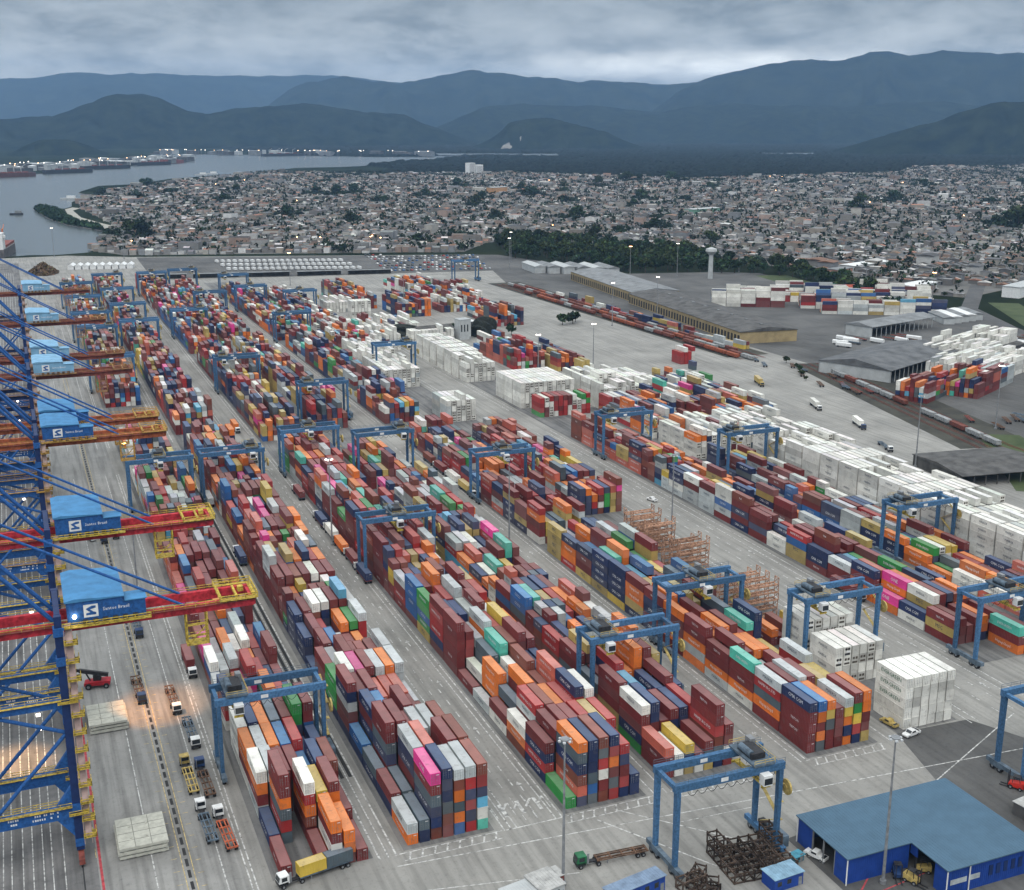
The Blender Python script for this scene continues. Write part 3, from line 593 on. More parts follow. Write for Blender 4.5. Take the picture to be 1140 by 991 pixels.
FB = {(0,0):['orange','silver'],(0,1):['navy','slate'],(0,2):['brown','navy','navy','slate','maroon','pink'],(0,3):['maroon','brown','slate','navy','navy','navy'],(0,4):['blue','orange','slate','orange','brown','silver'],(0,5):['red','navy','red','navy','red','silver'],(0,6):['turquoise','white','azure','navy','red','brown'],
      (1,0):['navy','maroon'],(1,1):['slate','slate'],(1,2):['maroon','navy','maroon','navy','navy','silver'],(1,3):['navy','maroon','maroon','navy','brown','salmon'],(1,4):['maroon','maroon','maroon','navy'],(1,5):['maroon','navy','maroon','maroon','maroon','maroon'],(1,6):['maroon','navy','maroon','maroon','maroon','brown'],
      (2,0):['navy','slate'],(2,1):['maroon','maroon','navy','slate','maroon','maroon'],(2,2):['navy','maroon','navy','navy','maroon','maroon'],(2,3):['maroon','navy','navy','maroon','maroon'],(2,4):['navy','maroon','maroon','silver','silver'],(2,5):['maroon','maroon','navy','maroon','silver'],(2,6):['maroon','maroon','maroon','maroon','brown'],
      (3,0):['navy','blue'],(3,1):['maroon','navy','navy','maroon','navy'],(3,2):['maroon','maroon','blue','blue','blue'],(3,3):['maroon','maroon','green'],(3,4):['maroon','maroon','maroon','maroon','maroon'],(3,5):['maroon','brown','maroon','maroon'],(3,6):['maroon','maroon','maroon'],
      (4,1):['maroon','navy','brown','maroon','maroon'],(4,2):['salmon','brown','maroon','maroon','maroon'],(4,3):['orange','maroon','maroon','salmon'],(4,4):['brown','maroon','maroon','salmon'],(4,5):['brown','brown','maroon','salmon'],(4,6):['silver','silver','silver'],(5,2):['maroon','maroon','pink','pink','pink'],(5,3):['maroon','maroon','maroon','maroon','maroon'],(5,4):['silver','silver','silver','silver','silver'],(5,5):['orange','orange','orange','orange','orange']}
a_ = block('B', 68.4, 7, 228.6, 598, 4.6, .8, over=FB, seed=11, hmin=1, p20=.05)
a_ = block('B', 68.4, 7, 624, 1238, 4.5, 1.0, seed=12, bay0=a_, empty=.02)
FC = {(0,0):['green'],(0,1):['navy','salmon','brown','navy','slate','orange'],(0,2):['slate','blue','slate','navy','navy','navy'],(0,3):['brown','maroon','white','red','slate','brown'],(0,4):['red','slate','maroon','orange','red','navy'],(0,5):['navy','red','maroon','navy','red'],(0,6):['navy','navy'],
      (1,0):['navy','red','navy','maroon'],(1,1):['navy','maroon','navy','maroon','maroon'],(1,2):['maroon','maroon','navy','maroon','maroon'],(1,3):['maroon','navy','maroon','maroon','maroon'],(2,0):['brown','orange','white'],(2,1):['maroon','maroon','maroon','silver','red'],(2,2):['maroon','maroon','maroon','brown','brown'],(2,3):['maroon','maroon','maroon','maroon','orange'],
      (3,0):['white','maroon'],(3,1):['maroon','maroon','slate'],(3,2):['maroon','maroon','maroon','maroon','orange'],(3,3):['maroon','maroon','navy','brown'],(3,4):['maroon','maroon','silver','brown'],(4,0):['silver'],(4,1):['orange','orange','orange','orange'],(4,2):['maroon','maroon','slate'],(4,3):['silver','turquoise','silver','white'],(4,4):['brown','maroon','maroon','brown','brown'],
      (5,0):['maroon'],(5,1):['slate','white'],(5,2):['maroon','turquoise','slate','slate'],(6,0):['maroon','maroon','maroon','maroon','maroon','maroon'],(6,1):['maroon','maroon','red','red','maroon'],(6,2):['slate','silver','silver','silver'],(7,0):['maroon','navy','red','red','red','maroon'],(7,1):['navy','navy','navy','navy','navy'],(8,0):['tan','green','blue','green','green'],(8,1):['navy','orange','blue','red'],(9,0):['maroon','blue','blue','blue','blue']}
a_ = block('C', 107.2, 7, 228.6, 562, 4.6, .8, over=FC, seed=21, hmin=1, p20=.08)
a_ = block('C', 107.2, 7, 594, 832, 4.4, 1.0, seed=22, bay0=a_, hmin=0)
a_ = block('C', 107.2, 7, 852, 1238, 4.3, 1.1, seed=23, bay0=a_)
FD = {(0,0):['maroon','maroon','salmon'],(0,1):['white','white'],(0,2):['tan','navy','yellow'],(0,3):['white','maroon'],(0,4):['tan','slate','maroon'],(0,5):['navy','slate','brown','red','maroon','maroon'],(0,6):['maroon','white','maroon','maroon'],(1,0):['green','navy','maroon','maroon','white'],(1,1):['maroon','navy','maroon','navy','navy'],(1,2):['maroon','maroon','maroon'],(1,3):['maroon','maroon','navy','maroon'],(1,4):['maroon','maroon','navy','navy'],(1,5):['maroon','maroon','red','red'],(2,0):['tan','tan','maroon','maroon','maroon'],(2,1):['maroon','navy','maroon','blue'],(2,2):['maroon','maroon','silver','azure'],(3,0):['maroon','brown','slate'],(3,1):['maroon','maroon','maroon']}
a_ = block('D', 135.2, 7, 231.9, 492, 4.3, .9, over=FD, seed=31, hmin=1, p20=.1)
a_ = block('D', 135.2, 7, 494, 545, 2.4, 1.0, seed=32, bay0=a_, hmin=0)
a_ = block('D', 135.2, 7, 606, 862, 4.2, 1.0, seed=33, bay0=a_)
a_ = block('D', 135.2, 7, 882, 1180, 4.0, 1.1, seed=34, bay0=a_)
FE = {(0,0):['maroon','maroon','maroon','maroon','navy'],(0,1):['slate','orange','maroon','orange','blue'],(0,2):['maroon','maroon','slate','yellow','orange'],(0,3):['maroon','maroon','maroon','maroon'],(0,4):['orange','navy','orange','yellow','silver'],(0,5):['navy','red','yellow','green','maroon'],(0,6):['tan','maroon','maroon','orange','orange'],
      (1,0):['maroon','orange','slate','red','silver'],(1,1):['maroon','maroon','maroon','maroon','maroon'],(1,2):['maroon','maroon','maroon','maroon','silver'],(1,3):['maroon','maroon','maroon','maroon','maroon'],(1,4):['maroon','maroon','brown'],(1,5):['maroon','tan','tan','tan'],(1,6):['tan','tan','tan','yellow'],(2,0):['white','orange','maroon','maroon','turquoise'],(2,1):['maroon','maroon','maroon','brown'],(2,2):['silver','maroon','maroon'],(2,3):['navy','navy','silver'],(3,0):['silver','orange','maroon','maroon'],(3,1):['maroon','maroon','maroon','maroon','maroon'],(3,2):['maroon','brown','brown','maroon'],(3,3):['maroon','navy','red','orange'],(3,4):['red','navy','red','orange'],(3,5):['maroon','navy','red'],(3,6):['navy','navy','yellow'],
      (4,0):['orange','silver','orange','maroon','maroon'],(4,1):['maroon','maroon','orange','orange'],(5,0):['maroon','orange','maroon','maroon','orange'],(5,1):['orange','slate','white','orange'],(6,0):['navy','maroon','navy','navy','maroon'],(7,0):['navy','tan','orange','orange','maroon'],(8,0):['yellow','navy','navy','navy','navy'],(9,0):['tan','navy','navy','navy','navy'],(10,0):['tan','maroon','maroon','navy']}
a_ = block('E', 174.7, 7, 229, 398, 4.4, .8, over=FE, seed=41, hmin=1, p20=0)
a_ = block('E', 174.7, 7, 400, 566, 4.0, 1.0, seed=42, bay0=a_, hmin=1)
a_ = block('E', 174.7, 7, 606, 862, 4.2, 1.0, seed=43, bay0=a_)
a_ = block('E', 174.7, 7, 882, 1150, 3.8, 1.2, seed=44, bay0=a_)
# sixth block: white refrigerated boxes, empty flat racks, ordinary boxes
a_ = block('F', 205.8, 6, 230, 243, 5, .01, pal=WHITEP, seed=51, hmin=5, p20=0, pitch=2.72)
a_ = block('F', 204.6, 6, 258, 271, 4, .01, pal=WHITEP, seed=52, hmin=4, bay0=a_, p20=0)
a_ = block('F', 204.6, 6, 272, 285.5, 5, .3, pal=WHITEP, seed=53, hmin=4, bay0=a_, p20=0)
a_ = block('F', 203.6, 7, 288, 305, 2, .5, seed=54, hmin=1, bay0=a_, p20=0)
a_ = block('F', 203.6, 7, 425, 562, 3.8, .9, seed=55, hmin=1, bay0=a_)
a_ = block('F', 206.5, 6, 597, 624, 4.6, .4, pal=WHITEP, seed=56, hmin=3, bay0=a_, p20=0)
a_ = block('F', 199.5, 8, 690, 800, 4.4, .5, pal=WHITEP, seed=57, hmin=3, bay0=a_, p20=0)
a_ = block('F', 201.5, 8, 810, 1100, 4.3, 1.0, seed=58, bay0=a_, empty=.02, pal=MIXP*.7+WHITEP*.3)
FG = {(0,5):['orange','maroon','turquoise'],(1,0):['maroon','tan','maroon'],(1,1):['maroon','maroon','maroon'],(2,0):['white','navy'],(2,1):['navy','blue','tan','white'],(3,0):['orange','pink'],(3,1):['maroon','brown','orange','pink'],(4,0):['orange','orange','maroon','navy'],(4,1):['maroon','maroon','maroon','salmon'],(5,0):['maroon','maroon','silver'],(6,0):['maroon','navy','navy'],(7,0):['tan','tan','blue','red'],(8,0):['white','white'],(9,0):['maroon','navy','maroon','maroon'],(10,0):['navy','maroon','navy','maroon','brown'],(11,0):['maroon','silver','blue','white','white'],(0,0):[],(0,1):[],(0,2):[],(0,3):[],(0,4):[],(0,6):['maroon','tan','maroon']}
a_ = block('G', 255, 7, 254.5, 545, 3.4, .9, over=FG, seed=61, hmin=1, p20=.1)
RW = np.zeros(16); RW[PI['white']] = .45; RW[PI['red']] = .3; RW[PI['maroon']] = .2; RW[PI['green']] = .05
a_ = block('G', 257, 11, 588, 601, 3.6, .9, pal=RW, seed=62, bay0=a_, hmin=2, p20=0)
a_ = block('G', 255.5, 12, 612, 651, 5, .2, pal=WHITEP, seed=63, bay0=a_, hmin=4, p20=0)
a_ = block('G', 251.5, 7, 690, 800, 4.8, .3, pal=WHITEP, seed=64, bay0=a_, hmin=4, p20=0, gap=2.4)
a_ = block('G', 251, 6, 960, 973, 5, .2, pal=WHITEP, seed=65, bay0=a_, hmin=4, p20=0)
a_ = block('H', 291.8, 7, 246, 474, 2.0, .8, seed=71, hmin=1, hmax=4, p20=.08, over={(6,2):['tan','yellow','white'],(6,3):['tan','white','yellow'],(6,4):['white','tan','yellow']})
a_ = block('H', 292, 21, 482, 520, 4.6, .7, pal=WHITEP*.85+MIXP*.15, seed=72, bay0=a_, hmin=2, p20=0)
a_ = block('H', 292, 27, 525, 590, 3.4, 1.0, pal=MIXP*.78+WHITEP*.22, seed=73, bay0=a_, hmin=0)
a_ = block('H', 296, 14, 594, 645, 4.4, .7, pal=WHITEP, seed=74, bay0=a_, hmin=2, p20=0, empty=.1)
a_ = block('H', 338, 14, 594, 634, 2.6, 1.0, pal=MIXP*.6+WHITEP*.4, seed=75, bay0=a_, hmin=0, empty=.1)
BLOCKN['W'] = 'white wall far right'
a_ = block('W', 314.2, 10, 262, 480, 5.6, .45, pal=WHITEP, seed=81, hmin=4, hmax=6, p20=0, pitch=2.95)
BLOCKN['M'] = 'middle stack beside trees'
block('M', 293.5, 8, 715, 790, 4.0, 1.1, seed=91, hmin=2)
block('M', 323.5, 3, 675, 688, 4, .4, seed=92, pal=MIXP*0+np.eye(16)[PI['tan']]*.7+WHITEP*.3, hmin=3, p20=0)
block('M', 228, 7, 812, 905, 3.6, 1.0, seed=112, hmin=1, pal=WHITEP*.7+MIXP*.3, p20=0)
block('M', 256, 9, 872, 945, 3.2, 1.0, seed=113, hmin=1, pal=WHITEP*.75+MIXP*.25, p20=0)
block('M', 318, 7, 700, 752, 3.4, 1.0, seed=114, hmin=1)
block('M', 345, 9, 880, 950, 3.6, 1.1, seed=115, hmin=1)
block('M', 362, 7, 1000, 1060, 3.6, 1.1, seed=116, hmin=1, pal=WHITEP*.5+MIXP*.5)
block('M', 403, 4, 690, 704, 3.0, .8, seed=111, hmin=2, pal=(np.eye(16)[PI['red']]*.5+np.eye(16)[PI['maroon']]*.3+WHITEP*.2))
block('M', 289, 10, 952, 1010, 4.6, .8, seed=93, hmin=3, over={(0,8):['orange']*5,(0,9):['orange']*5})
block('M', 262, 9, 1010, 1110, 4.2, 1.1, seed=94, hmin=2)
block('M', 330, 16, 965, 1060, 4.0, 1.3, seed=95, pal=MIXP*.55+WHITEP*.45, hmin=1)
block('M', 330, 14, 1075, 1140, 3.6, 1.3, seed=96, pal=MIXP*.5+WHITEP*.5, hmin=0)
block('M', 262, 12, 835, 850, 3, .5, seed=97, pal=WHITEP, hmin=2, p20=0)
block('M', 240, 8, 1000, 1030, 3.4, .7, seed=98, pal=WHITEP, hmin=2, p20=0)
# yards beyond the railway, boxes lying across the view
BLOCKN['R'] = 'yard beyond the railway'
block('R', 0, 7, 0, 52, 3.6, 1.0, seed=101, ang=R(-62), org=(466,552), hmin=1)
block('R', 24, 8, 30, 100, 3.6, 1.0, seed=102, ang=R(-62), org=(462,560), hmin=1)
block('R', 0, 13, 0, 78, 4.4, .6, seed=103, pal=WHITEP, ang=R(-66), org=(520,590), hmin=3, p20=0)
block('R', 0, 10, 0, 90, 3.4, .9, seed=104, pal=WHITEP, ang=R(-66), org=(560,640), hmin=1, p20=0, empty=.15)
block('R', 0, 8, 0, 66, 4.8, .8, seed=105, pal=MIXP*.15+WHITEP*.85, ang=R(-120), org=(572,930), hmin=3, p20=0)
block('R', 0, 9, 76, 190, 3.8, 1.2, seed=106, pal=MIXP*.72+WHITEP*.28, ang=R(-120), org=(572,930), hmin=1)
block('R', -34, 7, 20, 180, 4.0, 1.0, seed=107, pal=WHITEP*.55+MIXP*.45, ang=R(-120), org=(572,930), hmin=1, p20=0)
block('R', -62, 6, 60, 200, 3.6, 1.1, seed=109, pal=WHITEP*.5+MIXP*.5, ang=R(-120), org=(572,930), hmin=0, p20=0)
block('R', 14, 6, 84, 190, 3.0, 1.1, seed=110, pal=WHITEP*.6+MIXP*.4, ang=R(-120), org=(566,906), hmin=0, p20=0)
block('R', 0, 2, 0, 300, 1.6, .7, seed=108, pal=MIXP, ang=R(3), org=(472,722), hmin=0, empty=.25)

A = np.array([r[:11]+r[12:] for r in REC], float); BL = np.array([r[11] for r in REC])
print('containers', len(A))
# how large each shows in the photo (top, left and front faces), to pick the 300 built one by one
cx, cy, cz, cl, chh, ang = A[:,0], A[:,1], A[:,2], A[:,3], A[:,4], A[:,5]
def corner(sx_, sy_, sz_):
    lx = sx_*CW/2; ly = sy_*cl/2; return np.stack([cx+lx*np.cos(ang)-ly*np.sin(ang), cy+lx*np.sin(ang)+ly*np.cos(ang), cz+(chh if sz_ else 0)], -1)
def area(cs):
    p = [project(corner(*c))[0] for c in cs]; return .5*np.abs(sum(p[i][:,0]*p[(i+1)%4][:,1]-p[(i+1)%4][:,0]*p[i][:,1] for i in range(4)))
vis = A[:,9]*area([(-1,-1,1),(1,-1,1),(1,1,1),(-1,1,1)]) + A[:,7]*A[:,15]*area([(-1,-1,0),(-1,1,0),(-1,1,1),(-1,-1,1)]) + A[:,8]*area([(-1,-1,0),(1,-1,0),(1,-1,1),(-1,-1,1)])
pc_, _ = project(np.stack([cx, cy, cz+chh/2], -1)); vis[(pc_[:,0] < 8) | (pc_[:,0] > 1132) | (pc_[:,1] > 984)] = 0
vis[np.abs(ang) > .1] *= .5
top = np.argsort(-vis)[:296]; single = np.zeros(len(A), bool); single[top] = True
print('smallest single area px', vis[top[-1]])

TXT = {}
def text_mesh(s, size):
    if (s, size) not in TXT:
        c = bpy.data.curves.new('letters', 'FONT'); c.body = s; c.size = size; c.align_x = 'CENTER'; c.align_y = 'CENTER'; c.resolution_u = 1
        o = bpy.data.objects.new('letters', c); COL.objects.link(o); dg = bpy.context.evaluated_depsgraph_get(); me = bpy.data.meshes.new_from_object(o.evaluated_get(dg)); bpy.data.objects.remove(o)
        v = np.array([x.co for x in me.vertices]); f = [tuple(p.vertices) for p in me.polygons]; TXT[s, size] = (v, f); bpy.data.meshes.remove(me)
    return TXT[s, size]
def letters_obj(s, size, m, M4, parent, name='lettering'):
    v, f = text_mesh(s, size); vv = [tuple(M4 @ Vector(x)) for x in v]
    me = bpy.data.meshes.new(name); me.from_pydata(vv, [], f); me.materials.append(m); return obj(name, me, parent)
SIDE = Matrix(((0,0,-1,0),(-1,0,0,0),(0,1,0,0),(0,0,0,1)))     # letters lying on a face that looks towards -X
FRONT = Matrix(((1,0,0,0),(0,0,-1,0),(0,1,0,0),(0,0,0,1)))     # ... towards -Y
CM = {}
def container_meshes(c, Lc, H_, reefer):
    key = (c, round(Lc,1), H_, reefer)
    if key in CM: return CM[key]
    b = MB(); x, y = CW/2, Lc/2
    for sx_ in (-1, 1):
        for sy_ in (-1, 1): b.box(min(sx_*x, sx_*(x-.16)), max(sx_*x, sx_*(x-.16)), min(sy_*y, sy_*(y-.17)), max(sy_*y, sy_*(y-.17)), 0, H_)
        a0, a1 = sorted((sx_*x, sx_*(x-.09)))
        b.box(a0, a1, -y+.17, y-.17, 0, .16); b.box(a0, a1, -y+.17, y-.17, H_-.11, H_)
    for sy_ in (-1, 1):
        a0, a1 = sorted((sy_*y, sy_*(y-.12))); b.box(-x+.16, x-.16, a0, a1, 0, .16); b.box(-x+.16, x-.16, a0, a1, H_-.12, H_)
    nz = int((Lc-.34)/.30); dep = .0 if reefer else .055
    for sx_ in (-1, 1):      # pressed side sheets
        o = len(b.v)
        for k in range(nz+1):
            yy = -y+.17+(Lc-.34)*k/nz; d = (x-.03) - (dep if (k//1) % 2 else 0); b.v += [(sx_*d, yy, .14), (sx_*d, yy, H_-.10)]
        for k in range(nz): q = (o+2*k, o+2*k+2, o+2*k+3, o+2*k+1); b.f.append(q if sx_ > 0 else q[::-1]); b.m.append(0)
    o = len(b.v)             # pressed roof sheet
    for k in range(nz+1):
        yy = -y+.1+(Lc-.2)*k/nz; z = H_-.02-(.025 if k % 2 and not reefer else 0); b.v += [(-x+.06, yy, z), (x-.06, yy, z)]
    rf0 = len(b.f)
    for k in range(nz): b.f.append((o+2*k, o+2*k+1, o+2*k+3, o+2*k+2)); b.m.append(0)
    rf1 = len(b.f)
    b.box(-x+.16, x-.16, y-.10, y-.07, .16, H_-.12)
    ob = b.build('shipping_container', M_PAINT, fix=False); me = ob.data; bpy.data.objects.remove(ob)
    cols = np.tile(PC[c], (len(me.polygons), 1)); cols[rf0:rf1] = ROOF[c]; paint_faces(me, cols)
    d = MB()
    if reefer:   # machinery end: white panel, fan grille, dark control hatch
        d.box(-x+.16, x-.16, -y+.02, -y+.10, .16, H_-.12, 0); d.tube((-.45,-y+.03,H_-.75), (-.45,-y-.005,H_-.75), .42, 14, 1); d.tube((.45,-y+.03,H_-.75), (.45,-y-.005,H_-.75), .42, 14, 1); d.box(-.9,.9,-y-.01,-y+.03,.3,.95, 1); d.box(-.3,.9,-y-.012,-y+.03,1.1,1.5, 2)
        dn = 'cooling_unit'
    else:
        d.box(-x+.16, -.02, -y+.015, -y+.075, .16, H_-.12, 0); d.box(.02, x-.16, -y+.015, -y+.075, .16, H_-.12, 0); dn = 'door'
        for xx in (-.85,-.32,.32,.85): d.box(xx-.022, xx+.022, -y-.012, -y+.022, .2, H_-.16, 1)
        for xx in (-.85,-.32,.32,.85): d.box(xx-.03, xx+.16, -y-.014, -y+.01, 1.05, 1.11, 1)
        d.box(-1.0,-.1,-y-.0,-y+.02, H_*.62, H_*.62+.04, 1); d.box(.2,.9,-y-.004,-y+.02,H_-.55,H_-.42,2)
    ob = d.build(dn, [M_PAINT, M_GREY if not reefer else M_DARK, M_TEXT], fix=True); dm = ob.data; bpy.data.objects.remove(ob); paint_faces(dm, np.tile(PC[c]*.96, (len(dm.polygons), 1)))
    CM[key] = (me, dm, dn); return CM[key]
LM = {}
def brand_mesh(c, Lc):
    cn = PN[c]
    if cn not in BRAND: return None
    if (c, Lc) not in LM:
        s, size, k = BRAND[cn]; size *= 1.0 if Lc > 7 else .62; v, f = text_mesh(s, size); m4 = Matrix.Translation((-CW/2-.004, 0, 1.45)) @ SIDE
        me = bpy.data.meshes.new('lettering'); me.from_pydata([tuple(m4 @ Vector(x)) for x in v], [], f); me.materials.append({'w':M_TEXT,'d':M_TEXTD,'g':M_TEXTG}[k]); LM[c, Lc] = me
    return LM[c, Lc]
gm = None
TIER = ['bottom tier','second tier','third tier','fourth tier','fifth tier','sixth tier']
def ordw(i, first='front'): 
    if i < 20: return ORD[i] if first == 'front' else ORDP[i]
    tens = {2:'twenty',3:'thirty',4:'forty',5:'fifty'}[(i+1)//10]; u = (i+1) % 10
    return f"{tens}-{ORDP[u-1]}" if u else {2:'twentieth',3:'thirtieth',4:'fortieth',5:'fiftieth'}[(i+1)//10]
for i in np.where(single)[0]:
    r = REC[i]; c = r[6]; cn = PN[c]; reef = r[11] in 'FW' and cn == 'white' and r[1] > 245
    me, dm, dn = container_meshes(c, r[3], r[4], reef and (r[13]+r[14]) % 2 == 0)
    o = obj('shipping_container', me, None, r[:3]); o.rotation_euler = (0,0,r[5])
    tt = 'top of its stack' if r[14] == r[15]-1 and r[15] > 1 else TIER[r[14]]
    tag(o, f"{cn} container, {tt}, {ordw(r[13],'p')} row from left, {ordw(r[12])} bay, {BLOCKN[r[11]]}", 'container', 'containers stacked in the yard blocks')
    obj(dn, dm, o)
    if r[7]:
        lm = brand_mesh(c, r[3])
        if r[11] == 'F' and cn == 'white' and r[12] == 0:
            if gm is None:
                v, f = text_mesh('EVERGREEN', 1.55); m4 = Matrix.Translation((-CW/2-.004, 0, 1.6)) @ SIDE
                gm = bpy.data.meshes.new('lettering'); gm.from_pydata([tuple(m4 @ Vector(x)) for x in v], [], f); gm.materials.append(M_TEXTG)
            lm = gm if r[14] else None
        if lm and (reef or (i*7) % 10 < (4 if cn in ('maroon','brown') else 8)): obj('lettering', lm, o)
# all the other boxes: one object
k = ~single; B = A[k]; n = len(B); ci = B[:,6].astype(int)
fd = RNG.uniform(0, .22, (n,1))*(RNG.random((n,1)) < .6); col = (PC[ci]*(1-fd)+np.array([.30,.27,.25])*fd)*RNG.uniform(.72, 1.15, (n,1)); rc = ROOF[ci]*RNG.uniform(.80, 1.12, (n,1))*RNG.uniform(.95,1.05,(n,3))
def bulk(B, col, rc):
    n = len(B); lx = np.array([-1,1,1,-1,-1,1,1,-1])*CW/2; ly = np.array([-1,-1,1,1,-1,-1,1,1])*.5; lz = np.array([0,0,0,0,1,1,1,1.])
    base = np.stack([np.tile(lx,(n,1)), ly[None]*B[:,3:4], lz[None]*B[:,4:5]], -1)   # n,8,3 local
    FC = {'left':(0,4,7,3),'front':(0,1,5,4),'top':(4,5,6,7),'right':(1,2,6,5),'back':(2,3,7,6)}
    NR = {'left':(-1,0,0),'front':(0,-1,0),'top':(0,0,1),'right':(1,0,0)}
    Vs = [base]; F = [FC['back']]; Pk = [0]; o = 8
    for nm in ('left','front','top','right'):
        q = base[:, FC[nm]]; ctr = q.mean(1, keepdims=True); d = ctr-q; ex = np.sign(d)*np.minimum(np.abs(d), .16 if nm != 'top' else .10); inn = q+ex; rec = inn - np.array(NR[nm])*.05
        Vs += [inn, rec]; f = FC[nm]
        for j in range(4): j2 = (j+1) % 4; F.append((f[j], f[j2], o+j2, o+j)); Pk.append(0); F.append((o+j, o+j2, o+4+j2, o+4+j)); Pk.append(0)
        F.append((o+4, o+5, o+6, o+7)); Pk.append(1 if nm == 'top' else 0); o += 8
    V = np.concatenate(Vs, 1); c, s = np.cos(B[:,5])[:,None], np.sin(B[:,5])[:,None]
    V = np.stack([B[:,0:1]+V[...,0]*c-V[...,1]*s, B[:,1:2]+V[...,0]*s+V[...,1]*c, B[:,2:3]+V[...,2]], -1); nv = V.shape[1]
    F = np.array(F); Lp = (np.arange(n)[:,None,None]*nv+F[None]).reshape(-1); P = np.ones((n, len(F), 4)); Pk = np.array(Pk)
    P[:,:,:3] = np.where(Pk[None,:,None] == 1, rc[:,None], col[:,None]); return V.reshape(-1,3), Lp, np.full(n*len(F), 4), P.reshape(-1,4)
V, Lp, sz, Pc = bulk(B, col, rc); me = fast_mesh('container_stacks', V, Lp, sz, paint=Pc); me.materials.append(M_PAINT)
stack = tag(obj('container_stacks', me), 'mass of stacked coloured containers filling the yard behind the nearer ones', 'containers', kind='stuff')
fw = np.where((ci == PI['white']) & (B[:,8] > 0) & (np.abs(B[:,5]) < .05) & (np.isin(BL[k], ['F','G','H','W'])) & (B[:,1] > 250) & (RNG.random(n) < .45))[0]
q4 = []
for x0_, x1_, z0_, z1_ in ((-.85,-.12,1.55,2.3),(.12,.85,1.55,2.3),(-.9,.9,.35,.95)):
    X = B[fw,0]; Yf = B[fw,1]-B[fw,3]/2-.012; Z = B[fw,2]
    q4.append(np.stack([np.stack([X+a, Yf, Z+c], -1) for a, c in ((x0_,z0_),(x1_,z0_),(x1_,z1_),(x0_,z1_))], 1).reshape(-1,3))
V = np.concatenate(q4); me = fast_mesh('cooling_unit', V, np.arange(len(V)), np.full(len(V)//4, 4)); me.materials.append(mat('unit_grille', (.10,.085,.07), .8, var=.4, scale=1.0)); tag(obj('cooling_unit', me, stack), kind='stuff')
tv = {'w':[[],[],0],'d':[[],[],0]}
for j in np.where((B[:,7] > 0) & (B[:,1] < 560) & (RNG.random(n) < .75))[0]:
    cn = PN[ci[j]]
    if cn not in BRAND: continue
    if cn in ('maroon','brown') and j % 3: continue
    s, size, kk = BRAND[cn]; size *= 1.0 if B[j,3] > 7 else .62; v, f = text_mesh(s, size); T = tv[kk]
    T[0].append(np.stack([np.full(len(v), B[j,0]-CW/2-.004), B[j,1]-v[:,0], B[j,2]+1.45+v[:,1]], -1)); T[1] += [tuple(q+T[2] for q in p) for p in f]; T[2] += len(v)
for kk, m in (('w', M_TEXT), ('d', M_TEXTD)):
    if tv[kk][0]:
        me = bpy.data.meshes.new('lettering'); me.from_pydata(np.concatenate(tv[kk][0]).tolist(), [], tv[kk][1]); me.materials.append(m); tag(obj('lettering', me, stack), kind='stuff')

